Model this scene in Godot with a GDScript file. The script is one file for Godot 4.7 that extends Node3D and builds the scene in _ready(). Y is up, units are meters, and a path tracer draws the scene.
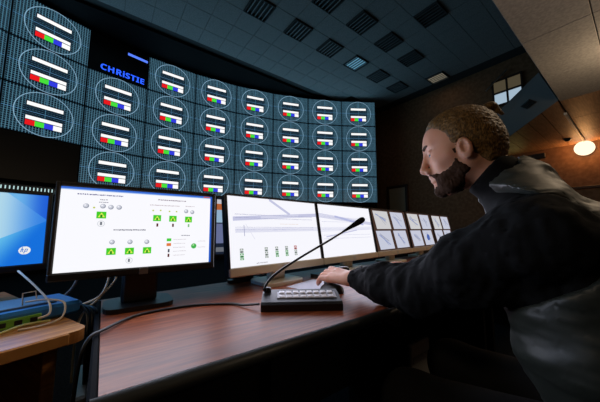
extends Node3D
# A dim control room: a curved wall of video cubes, a console desk with monitors and a seated operator.
# Room frame: u runs along the console, v from the operator towards the video wall; a node turned by TURN has x = u, z = -v.

const TURN := 0.645772
const SIN53 := 0.798636
const COS53 := 0.601815
const DESK := 0.75
const EYE := 1.0
const ROOF := 6.2
const LOW_ROOF := 3.2

var taken := {}
var M := {}

func place(u: float, y: float, v: float) -> Vector3:
	return Vector3(u * SIN53 - v * COS53, y, -(u * COS53 + v * SIN53))

func _ready() -> void:
	# ---------- camera ----------
	var cam := Camera3D.new()
	cam.name = "camera"
	add_child(cam)
	cam.position = Vector3(0, EYE, 0)
	cam.rotation = Vector3(0.1044, 0, 0.003)
	cam.fov = rad_to_deg(2.0 * atan(201.0 / 259.16))
	cam.near = 0.03
	cam.far = 60.0
	cam.current = true
	# ---------- surroundings and exposure ----------
	var env := Environment.new()
	env.background_mode = Environment.BG_COLOR
	env.background_color = Color(0, 0, 0)
	env.tonemap_mode = Environment.TONE_MAPPER_LINEAR
	env.tonemap_exposure = 1.0
	env.sdfgi_enabled = true
	env.ssao_enabled = true
	env.ssil_enabled = true
	var we := WorldEnvironment.new()
	we.name = "surroundings"
	we.environment = env
	add_child(we)
	# ---------- contents ----------
	make_materials()
	build_room()
	build_video_wall()
	build_low_ceiling()
	build_back_wall_things()
	build_ceiling_lights()
	build_desks()
	build_monitors()
	build_desk_things()
	build_side_desk_things()
	build_under_desk_things()
	build_chair()
	build_person()

# ================= node helpers =================
func numbered(called: String) -> String:
	var n: int = taken.get(called, 0)
	taken[called] = n + 1
	return called if n == 0 else "%s_%03d" % [called, n]

func thing(called: String, label: String, category: String, at := Vector3.ZERO, turn := 0.0, group := "") -> Node3D:
	var o := Node3D.new()
	o.name = numbered(called)
	add_child(o)
	o.position = at
	o.rotation.y = turn
	o.set_meta("label", label)
	o.set_meta("category", category)
	if group != "":
		o.set_meta("group", group)
	return o

func part(called: String, mesh: Mesh, m: Material, parent: Node3D) -> MeshInstance3D:
	var o := MeshInstance3D.new()
	o.name = called
	o.mesh = mesh
	o.material_override = m
	parent.add_child(o, true)
	return o

func made(called: String, st: SurfaceTool, m: Material, parent: Node3D) -> MeshInstance3D:
	st.generate_normals()
	return part(called, st.commit(), m, parent)

func setting(called: String, label: String, category: String) -> Node3D:
	var o := thing(called, label, category, Vector3.ZERO, TURN)
	o.set_meta("kind", "structure")
	return o

func copy_of(o: Node3D, at: Vector3, turn: float, label := "") -> Node3D:
	var c: Node3D = o.duplicate()
	var base := String(o.name)
	c.name = numbered(base)
	add_child(c)
	c.position = at
	c.rotation.y = turn
	if label != "":
		c.set_meta("label", label)
	return c

# ================= mesh helpers =================
func mb() -> SurfaceTool:
	var st := SurfaceTool.new()
	st.begin(Mesh.PRIMITIVE_TRIANGLES)
	return st

func tri(st: SurfaceTool, a: Vector3, b: Vector3, c: Vector3, inside: Vector3) -> void:
	if (b - a).cross(c - a).dot((a + b + c) / 3.0 - inside) > 0.0:
		var t := b
		b = c
		c = t
	st.add_vertex(a)
	st.add_vertex(b)
	st.add_vertex(c)

func quad(st: SurfaceTool, a: Vector3, b: Vector3, c: Vector3, d: Vector3, inside: Vector3) -> void:
	tri(st, a, b, c, inside)
	tri(st, a, c, d, inside)

func box(st: SurfaceTool, c: Vector3, s: Vector3, bevel := 0.003, b := Basis()) -> void:
	var h := s * 0.5
	bevel = minf(bevel, minf(h.x, minf(h.y, h.z)) * 0.9)
	st.set_smooth_group(-1)
	for ax in 3:
		var p := (ax + 1) % 3
		var q := (ax + 2) % 3
		for sg in [-1.0, 1.0]:
			var f := []
			for k in [[-1.0, -1.0], [1.0, -1.0], [1.0, 1.0], [-1.0, 1.0]]:
				var v := Vector3()
				v[ax] = sg * h[ax]
				v[p] = k[0] * (h[p] - bevel)
				v[q] = k[1] * (h[q] - bevel)
				f.append(c + b * v)
			quad(st, f[0], f[1], f[2], f[3], c)
		for s1 in [-1.0, 1.0]:
			for s2 in [-1.0, 1.0]:
				var e := []
				for k in [[0, -1.0], [0, 1.0], [1, 1.0], [1, -1.0]]:
					var v := Vector3()
					v[ax] = k[1] * (h[ax] - bevel)
					v[p] = s1 * (h[p] if k[0] == 0 else h[p] - bevel)
					v[q] = s2 * (h[q] if k[0] == 1 else h[q] - bevel)
					e.append(c + b * v)
				quad(st, e[0], e[1], e[2], e[3], c)
	for sx in [-1.0, 1.0]:
		for sy in [-1.0, 1.0]:
			for sz in [-1.0, 1.0]:
				var s3 := Vector3(sx, sy, sz)
				var i := h - Vector3.ONE * bevel
				tri(st, c + b * (s3 * Vector3(h.x, i.y, i.z)), c + b * (s3 * Vector3(i.x, h.y, i.z)), c + b * (s3 * Vector3(i.x, i.y, h.z)), c)

func boxmesh(c: Vector3, s: Vector3, bevel := 0.003, b := Basis()) -> Mesh:
	var st := mb()
	box(st, c, s, bevel, b)
	st.generate_normals()
	return st.commit()

func tube(st: SurfaceTool, pts: Array, radius, sides := 8) -> void:
	var rings := []
	var n := pts.size()
	var dir: Vector3 = (pts[1] - pts[0]).normalized()
	var side := dir.cross(Vector3.UP if absf(dir.y) < 0.9 else Vector3.RIGHT).normalized()
	for i in n:
		var t: Vector3 = (pts[mini(i + 1, n - 1)] - pts[maxi(i - 1, 0)]).normalized()
		side = (side - t * side.dot(t)).normalized()
		var up := t.cross(side)
		var r: float = radius[i] if radius is Array else radius
		var ring := []
		for k in sides:
			var a := TAU * k / sides
			ring.append(pts[i] + (side * cos(a) + up * sin(a)) * r)
		rings.append(ring)
	st.set_smooth_group(0)
	for i in n - 1:
		var mid: Vector3 = (pts[i] + pts[i + 1]) * 0.5
		for k in sides:
			var l := (k + 1) % sides
			quad(st, rings[i][k], rings[i][l], rings[i + 1][l], rings[i + 1][k], mid)
	st.set_smooth_group(-1)
	for k in sides:
		var l := (k + 1) % sides
		tri(st, pts[0], rings[0][k], rings[0][l], pts[1])
		tri(st, pts[n - 1], rings[n - 1][k], rings[n - 1][l], pts[n - 2])

func smooth_path(pts: Array, per := 6) -> Array:
	var c := Curve3D.new()
	for i in pts.size():
		var a: Vector3 = pts[maxi(i - 1, 0)]
		var b: Vector3 = pts[mini(i + 1, pts.size() - 1)]
		var t := (b - a) / 6.0
		c.add_point(pts[i], -t, t)
	var r := []
	for i in pts.size() - 1:
		for k in per:
			r.append(c.sample(i, float(k) / per))
	r.append(pts[pts.size() - 1])
	return r

func tubemesh(pts: Array, radius, sides := 8) -> Mesh:
	var st := mb()
	tube(st, pts, radius, sides)
	st.generate_normals()
	return st.commit()

func lathe(st: SurfaceTool, profile: Array, at := Vector3.ZERO, sides := 24, b := Basis()) -> void:
	st.set_smooth_group(0)
	for i in profile.size() - 1:
		var p: Vector2 = profile[i]
		var q: Vector2 = profile[i + 1]
		var d := (q - p).normalized()
		for k in sides:
			var a0 := TAU * k / sides
			var a1 := TAU * (k + 1) / sides
			var f := [[p, a0], [p, a1], [q, a1], [q, a0]]
			var w := []
			for e in f:
				w.append(at + b * Vector3(cos(e[1]) * e[0].x, e[0].y, sin(e[1]) * e[0].x))
			var am := (a0 + a1) * 0.5
			var mid: Vector3 = (w[0] + w[1] + w[2] + w[3]) * 0.25
			var nrm := b * Vector3(cos(am) * d.y, -d.x, sin(am) * d.y)
			quad(st, w[0], w[1], w[2], w[3], mid - nrm)

func lathemesh(profile: Array, at := Vector3.ZERO, sides := 24, b := Basis()) -> Mesh:
	var st := mb()
	lathe(st, profile, at, sides, b)
	st.generate_normals()
	return st.commit()

func slab(st: SurfaceTool, poly: PackedVector2Array, y0: float, y1: float) -> void:
	# a flat plate with the outline poly (x, z)
	var idx := Geometry2D.triangulate_polygon(poly)
	var mid := Vector3()
	for p in poly:
		mid += Vector3(p.x, 0, p.y)
	mid = mid / poly.size() + Vector3(0, (y0 + y1) * 0.5, 0)
	st.set_smooth_group(-1)
	for i in range(0, idx.size(), 3):
		for y in [y0, y1]:
			var w := []
			for k in 3:
				w.append(Vector3(poly[idx[i + k]].x, y, poly[idx[i + k]].y))
			tri(st, w[0], w[1], w[2], (w[0] + w[1] + w[2]) / 3.0 + Vector3(0, signf(mid.y - y), 0))
	for i in poly.size():
		var a := poly[i]
		var c := poly[(i + 1) % poly.size()]
		quad(st, Vector3(a.x, y0, a.y), Vector3(c.x, y0, c.y), Vector3(c.x, y1, c.y), Vector3(a.x, y1, a.y), mid)

func slabmesh(poly: PackedVector2Array, y0: float, y1: float) -> Mesh:
	var st := mb()
	slab(st, poly, y0, y1)
	st.generate_normals()
	return st.commit()

func screen_quad(w: float, h: float) -> Mesh:
	var q := QuadMesh.new()
	q.size = Vector2(w, h)
	return q

# ================= materials =================
func mat(c: Color, rough := 0.6, metal := 0.0, spec := 0.5) -> StandardMaterial3D:
	var m := StandardMaterial3D.new()
	m.albedo_color = c
	m.roughness = rough
	m.metallic = metal
	m.metallic_specular = spec
	return m

func rgb8(r: int, g: int, b: int) -> Color:
	return Color(r / 255.0, g / 255.0, b / 255.0)

func noise_image(size: int, freq: Vector2, seed_value: int, a: Color, b: Color, octaves := 4, contrast := 1.4) -> Image:
	var n := FastNoiseLite.new()
	n.seed = seed_value
	n.noise_type = FastNoiseLite.TYPE_SIMPLEX
	n.frequency = 1.0
	n.fractal_octaves = octaves
	var im := Image.create(size, size, false, Image.FORMAT_RGB8)
	for y in size:
		for x in size:
			# seamless: walk round two circles
			var ax := TAU * x / size
			var v := n.get_noise_3d(cos(ax) * freq.x / TAU, sin(ax) * freq.x / TAU, y * freq.y / size)
			var w := n.get_noise_3d(cos(ax) * freq.x / TAU, sin(ax) * freq.x / TAU, (y - size) * freq.y / size)
			var k := float(y) / size
			v = lerpf(v, w, k)
			im.set_pixel(x, y, a.lerp(b, clampf(0.5 + v * contrast, 0.0, 1.0)))
	return im

func textured(im: Image, rough: float, scale := Vector3.ONE, spec := 0.5) -> StandardMaterial3D:
	var m := mat(Color.WHITE, rough, 0.0, spec)
	m.albedo_texture = ImageTexture.create_from_image(im)
	m.uv1_triplanar = true
	m.uv1_scale = scale
	return m

func glow(tex: Image, energy: float) -> StandardMaterial3D:
	var m := mat(Color(0.01, 0.01, 0.012), 0.25)
	m.emission_enabled = true
	m.emission = Color.BLACK
	m.emission_texture = ImageTexture.create_from_image(tex)
	m.emission_energy_multiplier = energy
	m.texture_repeat = false
	return m

func glow_plain(c: Color, energy: float) -> StandardMaterial3D:
	var m := mat(Color(0.05, 0.05, 0.05), 0.5)
	m.emission_enabled = true
	m.emission = c
	m.emission_energy_multiplier = energy
	return m

func make_materials() -> void:
	M.black = mat(rgb8(18, 18, 20), 0.45)
	M.black_matt = mat(rgb8(14, 14, 16), 0.9, 0.0, 0.2)
	M.black_gloss = mat(rgb8(14, 14, 16), 0.22)
	M.grey_plastic = mat(rgb8(120, 122, 122), 0.5)
	M.dark_plastic = mat(rgb8(40, 42, 44), 0.4)
	M.nose = mat(rgb8(44, 48, 48), 0.38)
	M.silver = mat(rgb8(230, 222, 204), 0.42)
	M.white_plastic = mat(rgb8(210, 210, 205), 0.5)
	M.metal = mat(rgb8(150, 152, 155), 0.35, 0.9)
	M.louvre = mat(rgb8(104, 110, 114), 0.45, 0.6)
	M.tray = mat(rgb8(40, 44, 46), 0.7)
	M.cherry = textured(noise_image(384, Vector2(5, 70), 3, rgb8(104, 50, 28), rgb8(154, 84, 50), 4, 1.1), 0.42, Vector3(0.9, 0.9, 0.9), 0.35)
	M.oak = textured(noise_image(256, Vector2(4, 60), 8, rgb8(164, 104, 50), rgb8(208, 148, 80), 4, 1.2), 0.42, Vector3(1.1, 1.1, 1.1))
	M.carpet = textured(noise_image(256, Vector2(60, 60), 11, rgb8(22, 24, 28), rgb8(40, 42, 46), 3), 0.95, Vector3(1.2, 1.2, 1.2), 0.1)
	M.ceiling_tile = textured(noise_image(256, Vector2(40, 40), 21, rgb8(128, 134, 136), rgb8(152, 156, 157), 4), 0.9, Vector3(0.9, 0.9, 0.9), 0.2)
	M.ceiling_slab = mat(rgb8(72, 76, 78), 0.9, 0.0, 0.2)
	M.soffit = mat(rgb8(16, 18, 20), 0.85, 0.0, 0.2)
	M.low_tile = textured(noise_image(256, Vector2(30, 30), 25, rgb8(166, 160, 152), rgb8(186, 180, 170), 4), 0.8, Vector3(0.8, 0.8, 0.8), 0.3)
	M.brown_tile = textured(noise_image(256, Vector2(4, 50), 29, rgb8(140, 104, 76), rgb8(172, 132, 98), 4), 0.5, Vector3(0.7, 0.7, 0.7))
	M.bulkhead = mat(rgb8(128, 134, 136), 0.7)
	M.brown_wall = textured(noise_image(256, Vector2(14, 14), 33, rgb8(116, 84, 60), rgb8(136, 100, 74), 4), 0.75, Vector3(0.5, 0.5, 0.5), 0.3)
	M.dark_wall = textured(noise_image(128, Vector2(14, 14), 35, rgb8(40, 38, 36), rgb8(52, 48, 46), 4), 0.85, Vector3(0.5, 0.5, 0.5), 0.2)
	M.wood_dark = mat(rgb8(58, 36, 24), 0.5)
	M.door = mat(rgb8(168, 158, 138), 0.6)
	M.glass = mat(Color(0.7, 0.8, 0.85, 0.25), 0.08)
	M.glass.transparency = BaseMaterial3D.TRANSPARENCY_ALPHA
	M.blue_case = mat(rgb8(48, 124, 200), 0.35)
	M.green_port = mat(rgb8(120, 190, 70), 0.5)
	M.cable_white = mat(rgb8(226, 218, 204), 0.5)
	M.cable_black = mat(rgb8(16, 16, 17), 0.45)

# ================= the room =================
func build_room() -> void:
	var o := setting("floor", "dark blue-grey carpet floor of the control room", "floor")
	part("carpet", boxmesh(Vector3(2.85, -0.1, -3.15), Vector3(14.1, 0.2, 13.3), 0.0), M.carpet, o)
	o = setting("wall_video_side", "black wall standing behind the curved video wall", "wall")
	part("wall_surface", boxmesh(Vector3(2.85, 3.2, -9.6), Vector3(14.1, 6.6, 0.2), 0.0), M.soffit, o)
	o = setting("wall_back", "brown painted wall behind the operator's head with globe lamp", "wall")
	part("wall_surface", boxmesh(Vector3(9.8, 3.2, -3.15), Vector3(0.2, 6.6, 13.1), 0.0), M.brown_wall, o)
	o = setting("wall_left", "dark wall at the far end of the console row", "wall")
	part("wall_surface", boxmesh(Vector3(-4.1, 3.2, -3.15), Vector3(0.2, 6.6, 13.1), 0.0), M.dark_wall, o)
	o = setting("wall_gallery_side", "brown wall under the low ceiling beside the operator", "wall")
	part("wall_surface", boxmesh(Vector3(2.85, 3.2, 3.3), Vector3(14.1, 6.6, 0.2), 0.0), M.brown_wall, o)
	# main ceiling: slab, black soffit strip and tiles
	o = setting("ceiling", "high dark grey tiled ceiling above the video wall", "ceiling")
	part("slab", boxmesh(Vector3(2.85, ROOF + 0.13, -3.15), Vector3(14.1, 0.2, 13.1), 0.0), M.ceiling_slab, o)
	var st := mb()
	slab(st, PackedVector2Array([Vector2(-4.0, -7.4), Vector2(6.2, -7.4), Vector2(7.0, -7.15), Vector2(7.2, -9.5), Vector2(-4.0, -9.5)]), ROOF - 0.06, ROOF + 0.02)
	made("soffit", st, M.soffit, o)
	var tile := boxmesh(Vector3.ZERO, Vector3(0.564, 0.03, 0.584), 0.004)
	for i in range(-12, 13):
		for j in range(-4, 9):
			var u := 2.63 + 0.57 * i
			var v := 5.1 - 0.59 * j
			if v > 7.1 or v < 0.6 or u > 9.4 or (v > 6.6 and u > 7.6):
				continue
			if is_fixture(i, j):
				continue
			var w := place(u, ROOF - EYE, v)
			var f := 0.9946 * -w.z + 0.1042 * w.y
			if f < 0.5:
				continue
			var px := 300.0 + 259.16 * w.x / f
			var py := 201.0 - 259.16 * (0.9946 * w.y + 0.1042 * w.z) / f
			if px < -30 or px > 600 or py < -40 or py > 130:
				continue
			var t := part("ceiling_tile", tile, M.ceiling_tile, o)
			t.position = Vector3(u, ROOF + 0.012, -v)

func is_fixture(i: int, j: int) -> bool:
	for f in FIXTURES:
		if f[0] == i and f[1] == j:
			return true
	return false

# tile column, tile row, 0 = off, 1 = cool glow added as a reflection, 2 = lit warm
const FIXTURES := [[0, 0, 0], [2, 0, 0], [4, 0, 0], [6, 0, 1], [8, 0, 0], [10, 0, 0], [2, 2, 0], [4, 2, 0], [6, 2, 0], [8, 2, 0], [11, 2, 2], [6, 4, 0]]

func build_ceiling_lights() -> void:
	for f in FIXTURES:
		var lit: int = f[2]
		var words: String = ["unlit square louvred light set in the dark tiled ceiling", "square louvred ceiling light with an added pale blue glow for the mirrored video wall", "square ceiling light glowing dim warm white near the back wall"][lit]
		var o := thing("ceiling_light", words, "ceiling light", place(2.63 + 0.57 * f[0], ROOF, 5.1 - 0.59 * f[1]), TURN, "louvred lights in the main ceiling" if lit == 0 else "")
		var frame := mb()
		for s in [-1.0, 1.0]:
			box(frame, Vector3(s * 0.272, -0.01, 0), Vector3(0.024, 0.06, 0.568), 0.002)
			box(frame, Vector3(0, -0.01, s * 0.272), Vector3(0.52, 0.06, 0.024), 0.002)
		made("frame", frame, M.ceiling_slab, o)
		var m: Material = M.tray
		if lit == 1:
			m = glow_plain(rgb8(120, 190, 225), 0.55)  # added glow imitates the video wall mirrored in this louvre
		elif lit == 2:
			m = glow_plain(rgb8(220, 205, 175), 0.55)
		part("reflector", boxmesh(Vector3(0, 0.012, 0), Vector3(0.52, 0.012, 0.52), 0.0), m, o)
		var slat := boxmesh(Vector3.ZERO, Vector3(0.022, 0.04, 0.52), 0.004)
		for k in 5:
			part("louvre_slat", slat, M.louvre, o).position = Vector3(-0.2 + 0.1 * k, -0.016, 0)
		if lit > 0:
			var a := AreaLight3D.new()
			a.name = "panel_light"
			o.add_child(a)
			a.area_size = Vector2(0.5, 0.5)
			a.light_color = rgb8(150, 205, 230) if lit == 1 else rgb8(255, 220, 170)  # the cool light is added to go with the imitated reflection
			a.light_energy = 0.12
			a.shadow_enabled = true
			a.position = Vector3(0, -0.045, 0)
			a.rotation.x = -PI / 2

# ================= the video wall =================
# column: x, distance, turn
const COLUMNS := [[-6.3197, 4.3736, 1.2074], [-5.7244, 5.5900, 1.0240], [-4.9230, 6.6825, 0.8518], [-3.9510, 7.6275, 0.6908], [-2.8440, 8.4110, 0.5411], [-1.6356, 9.0277, 0.4026], [-0.3556, 9.4791, 0.2754], [0.9702, 9.7720, 0.1594], [2.3205, 9.9171, 0.0547]]
const CUBE_W := 1.36
const CUBE_H := 1.02
const WALL_FOOT := 1.977

func test_pattern() -> Image:
	var w := 512
	var h := 384
	var im := Image.create(w, h, false, Image.FORMAT_RGB8)
	# bright lattice with dark holes
	im.fill(rgb8(74, 114, 134))
	var hole := rgb8(5, 15, 24)
	for r in 22:
		for c in 27:
			im.fill_rect(Rect2i(3 + int(c * 18.9), 3 + int(r * 17.4), 13, 14), hole if (c * 7 + r * 3) % 5 else rgb8(10, 34, 44))
	# fine bars in the middle of the circle
	for c in 14:
		im.fill_rect(Rect2i(128 + c * 19, 146, 9, 78), rgb8(20, 36, 52))
	# cross lines
	im.fill_rect(Rect2i(0, 190, w, 4), rgb8(90, 140, 180))
	im.fill_rect(Rect2i(254, 0, 4, h), rgb8(70, 120, 150))
	im.fill_rect(Rect2i(0, 0, w, 3), hole)
	im.fill_rect(Rect2i(0, h - 3, w, 3), hole)
	im.fill_rect(Rect2i(0, 0, 2, h), hole)
	im.fill_rect(Rect2i(w - 2, 0, 2, h), hole)
	# circle
	for k in 2400:
		var a := TAU * k / 2400.0
		for r in range(186, 191):
			var x := 256 + int(round(cos(a) * r))
			var y := 192 + int(round(sin(a) * r))
			if x >= 0 and x < w and y >= 0 and y < h:
				im.set_pixel(x, y, rgb8(140, 178, 205))
	# calm ground behind the bars, then bars
	im.fill_rect(Rect2i(132, 102, 248, 44), rgb8(16, 34, 48))
	im.fill_rect(Rect2i(132, 224, 248, 92), rgb8(16, 34, 48))
	im.fill_rect(Rect2i(140, 108, 232, 32), Color.WHITE)
	im.fill_rect(Rect2i(140, 229, 232, 30), Color.WHITE)
	var bars := [rgb8(235, 25, 30), rgb8(70, 225, 60), rgb8(50, 60, 225), Color.WHITE]
	for k in 4:
		im.fill_rect(Rect2i(140 + k * 58, 265, 58, 44), bars[k])
	return im

func build_video_wall() -> void:
	var pattern := glow(test_pattern(), 1.0)
	var body := boxmesh(Vector3(0, 0, -0.27), Vector3(CUBE_W - 0.012, CUBE_H - 0.012, 0.5), 0.004)
	var face := screen_quad(CUBE_W - 0.02, CUBE_H - 0.02)
	var dark_face := mat(rgb8(9, 10, 12), 0.35)
	for c in COLUMNS.size():
		for r in 4:
			var dark: bool = (r == 3 and c < 2) or (r == 0 and c == 2)
			var label := "video wall cube showing a test pattern of circle, white bars and colour blocks"
			var group := "lit video cubes of the curved wall"
			if dark:
				label = "black switched-off video cube in the bottom row of the curved wall"
				group = "dark video cubes at the bottom of the wall"
				if c == 2:
					label = "black video cube with glowing blue lettering in the top row"
					group = ""
			var o := thing("video_cube", label, "video cube", Vector3(COLUMNS[c][0], WALL_FOOT + CUBE_H * (3.0 - r), -COLUMNS[c][1]), COLUMNS[c][2], group)
			var hous := part("housing", body, M.black_matt, o)
			hous.position.y = CUBE_H * 0.5
			var s := part("screen", face, dark_face if dark else pattern, o)
			s.position = Vector3(0, CUBE_H * 0.5, -0.012)
			if c == 2 and r == 0:
				var blue := glow_plain(rgb8(40, 90, 255), 1.5)
				var tm := TextMesh.new()
				var f := SystemFont.new()
				f.font_names = PackedStringArray(["Droid Sans"])
				f.font_weight = 700
				tm.font = f
				tm.text = "CHRiSTIE"
				tm.font_size = 32
				tm.pixel_size = 0.0075
				tm.depth = 0.004
				var t := part("lettering", tm, blue, s)
				t.position = Vector3(0.08, -0.345, 0.004)
				t.scale = Vector3(1.02, 0.92, 1.0)
				t.set_meta("label", "glowing blue lettering")
				var b := part("light_bar", boxmesh(Vector3.ZERO, Vector3(0.5, 0.07, 0.004), 0.001), glow_plain(rgb8(84, 124, 250), 1.2), s)
				b.position = Vector3(0.40, 0.30, 0.004)
				b.set_meta("label", "glowing pale blue bar")
		# light that the lit cubes of a column give to the hall
		var a := AreaLight3D.new()
		a.name = "video_column_light"
		add_child(a)
		a.area_size = Vector2(1.3, 4.0 if c > 2 else 3.0)
		a.light_color = rgb8(120, 192, 225)
		a.light_energy = 0.9
		a.shadow_enabled = true
		a.rotation.y = COLUMNS[c][2] + PI
		a.position = Vector3(COLUMNS[c][0], WALL_FOOT + (2.04 if c > 2 else (2.55 if c < 2 else 1.53)), -COLUMNS[c][1]) + Basis(Vector3.UP, COLUMNS[c][2]) * Vector3(0, 0, 0.03)
		a.rotation.y = COLUMNS[c][2]
		a.rotate_object_local(Vector3.UP, PI)
	# plinth panels below the cubes
	var base := thing("video_wall_plinth", "black panelled plinth under the curved video wall", "plinth", Vector3.ZERO)
	var panel := boxmesh(Vector3(0, WALL_FOOT * 0.5 - 0.004, -0.2), Vector3(CUBE_W - 0.01, WALL_FOOT - 0.01, 0.36), 0.006)
	for c in COLUMNS:
		var p := part("plinth_panel", panel, M.black_matt, base)
		p.position = Vector3(c[0], 0, -c[1])
		p.rotation.y = c[2]
	# strip display with white marks on the plinth
	var c1: Array = COLUMNS[1]
	var tick := thing("ticker_display", "narrow strip display with small white marks under the dark cubes", "display", Vector3(c1[0], 1.72, -c1[1]), c1[2])
	part("housing", boxmesh(Vector3(0, 0.08, 0.005), Vector3(1.3, 0.2, 0.04), 0.004), M.black, tick)
	var im := Image.create(256, 32, false, Image.FORMAT_RGB8)
	im.fill(rgb8(4, 12, 16))
	var rng := RandomNumberGenerator.new()
	rng.seed = 5
	for k in 20:
		im.fill_rect(Rect2i(6 + k * 12, 6, 4, 20), rgb8(190, 225, 225))
		if rng.randf() < 0.6:
			im.fill_rect(Rect2i(6 + k * 12, 20, 10, 5), rgb8(120, 190, 200))
	var s2 := part("screen", screen_quad(1.26, 0.16), glow(im, 1.0), tick)
	s2.position = Vector3(0, 0.08, 0.027)

# ================= low gallery ceiling =================
func build_low_ceiling() -> void:
	var o := setting("ceiling_gallery", "low beige panelled ceiling of the gallery above the operator", "ceiling")
	var st := mb()
	slab(st, PackedVector2Array([Vector2(-4, 3.2), Vector2(-4, -0.72), Vector2(9.7, -0.72), Vector2(9.7, 3.2)]), LOW_ROOF + 0.03, LOW_ROOF + 0.3)
	slab(st, PackedVector2Array([Vector2(6.1, -0.72), Vector2(9.7, -3.24), Vector2(9.7, -0.72)]), LOW_ROOF + 0.03, LOW_ROOF + 0.3)
	made("slab", st, M.ceiling_slab, o)
	# plain grey bulkhead that slopes up from the boards to the gallery edge
	st = mb()
	st.set_smooth_group(-1)
	var q: Array[Vector3] = [Vector3(5.42, LOW_ROOF + 0.3, -0.835), Vector3(9.68, LOW_ROOF + 0.3, -3.95), Vector3(9.68, LOW_ROOF - 0.005, -3.24), Vector3(6.1, LOW_ROOF - 0.005, -0.725), Vector3(9.68, LOW_ROOF + 0.3, -3.24), Vector3(6.1, LOW_ROOF + 0.3, -0.725)]
	var core := (q[0] + q[1] + q[2] + q[3] + q[4] + q[5]) / 6.0
	quad(st, q[0], q[1], q[2], q[3], core)
	quad(st, q[0], q[1], q[4], q[5], core)
	quad(st, q[2], q[3], q[5], q[4], core)
	tri(st, q[0], q[3], q[5], core)
	tri(st, q[1], q[2], q[4], core)
	made("bulkhead_panel", st, M.bulkhead, o).set_meta("label", "plain grey sloping panel crossing the gallery ceiling at an angle")
	var beige := boxmesh(Vector3.ZERO, Vector3(1.153, 0.03, 0.563), 0.005)
	for i in range(-4, 6):
		for j in range(0, 6):
			var u := 4.44 + 1.16 * i
			var v := 0.435 - 0.57 * j
			if u > 9.3:
				continue
			var w := place(u, LOW_ROOF - EYE, v)
			var f := 0.9946 * -w.z + 0.1042 * w.y
			if f < 0.2:
				continue
			var px := 300.0 + 259.16 * w.x / f
			if px > 1000 or px < 200:
				continue
			var t := part("ceiling_panel", beige, M.brown_tile if u > 6.2 else M.low_tile, o)
			t.position = Vector3(u, LOW_ROOF + 0.015, -v)
	# browner boards between the grey panel and the back wall
	var tri_poly := PackedVector2Array([Vector2(6.12, -0.735), Vector2(9.68, -0.735), Vector2(9.68, -3.21)])
	for j in 9:
		var z0 := -0.735 - 0.285 * j
		var strip := PackedVector2Array([Vector2(6, z0 - 0.006), Vector2(9.7, z0 - 0.006), Vector2(9.7, z0 - 0.279), Vector2(6, z0 - 0.279)])
		for poly in Geometry2D.intersect_polygons(tri_poly, strip):
			st = mb()
			slab(st, poly, LOW_ROOF - 0.002, LOW_ROOF + 0.03)
			made("ceiling_board", st, M.brown_tile, o)
	# grille in the grey panel
	var along := (q[1] - q[0]).normalized()
	var outward := along.cross(q[3] - q[0]).normalized()
	if outward.y > 0.0:
		outward = -outward
	var room := Basis(Vector3.UP, TURN)
	var g := thing("ceiling_vent", "small dark air vent in the grey sloping ceiling panel", "vent", room * (q[0].lerp(q[3], 0.5) + along * 0.62))
	g.basis = room * Basis(along, -outward, along.cross(-outward))
	part("frame", boxmesh(Vector3(0, -0.004, 0), Vector3(0.3, 0.012, 0.13), 0.003), M.dark_plastic, g)
	for k in 4:
		part("slat", boxmesh(Vector3(0, -0.014, -0.042 + 0.028 * k), Vector3(0.26, 0.01, 0.012), 0.002), M.black, g)
	# ceiling trunking strip, added in white to show the lamp's glare streak
	var t2 := thing("ceiling_trim", "thin pale trunking along the ceiling towards the globe lamp", "trim", place(8.1, LOW_ROOF - 0.003, 0.74), TURN)
	part("channel", boxmesh(Vector3(0, -0.018, 0), Vector3(2.5, 0.036, 0.045), 0.004), M.white_plastic, t2)
	part("cover_strip", boxmesh(Vector3(0, -0.039, 0), Vector3(2.5, 0.008, 0.036), 0.003), M.white_plastic, t2)
	var sd := thing("smoke_detector", "small dark round detector on the ceiling beside the globe lamp", "detector", place(8.95, LOW_ROOF, 0.98), TURN)
	part("base", lathemesh([Vector2(0.001, 0), Vector2(0.07, 0), Vector2(0.07, -0.02), Vector2(0.055, -0.03)]), M.dark_plastic, sd)
	part("sensor_cap", lathemesh([Vector2(0.055, -0.028), Vector2(0.045, -0.055), Vector2(0.02, -0.065), Vector2(0.001, -0.066)]), M.black, sd)
	# gallery pendants out of frame by the operator; side desk one added to brighten it
	for d in [[4.75, -0.3, "round pendant lamp under the gallery ceiling beyond the operator", 0.45], [2.05, -0.6, "round pendant lamp under the gallery ceiling behind the operator", 0.6], [-0.98, 0.62, "unseen round pendant lamp added low above the side desk to brighten it", 0.4]]:
		var l := thing("pendant_lamp", d[2], "pendant lamp", place(d[0], LOW_ROOF, d[1]), TURN)
		var drop := 1.2 if d[0] < 0.0 else 0.45
		part("ceiling_rose", lathemesh([Vector2(0.001, -0.002), Vector2(0.06, -0.002), Vector2(0.06, -0.02), Vector2(0.02, -0.03), Vector2(0.012, 0.13 - drop)]), M.white_plastic, l)
		var prof := []
		for k in 11:
			var a := PI * (0.04 + 0.96 * k / 10.0)
			prof.append(Vector2(maxf(sin(a) * 0.17, 0.001), cos(a) * 0.14 - drop))
		part("glass_globe", lathemesh(prof), glow_plain(rgb8(255, 226, 190), 1.6), l)
		var b := OmniLight3D.new()
		b.name = "bulb"
		l.add_child(b)
		b.position.y = -drop
		b.light_color = rgb8(255, 226, 190)
		b.light_energy = d[3]
		b.light_size = 0.14
		b.omni_range = 20.0
		b.omni_attenuation = 2.0
		b.shadow_enabled = true

const GLOBE := 0.6

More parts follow.
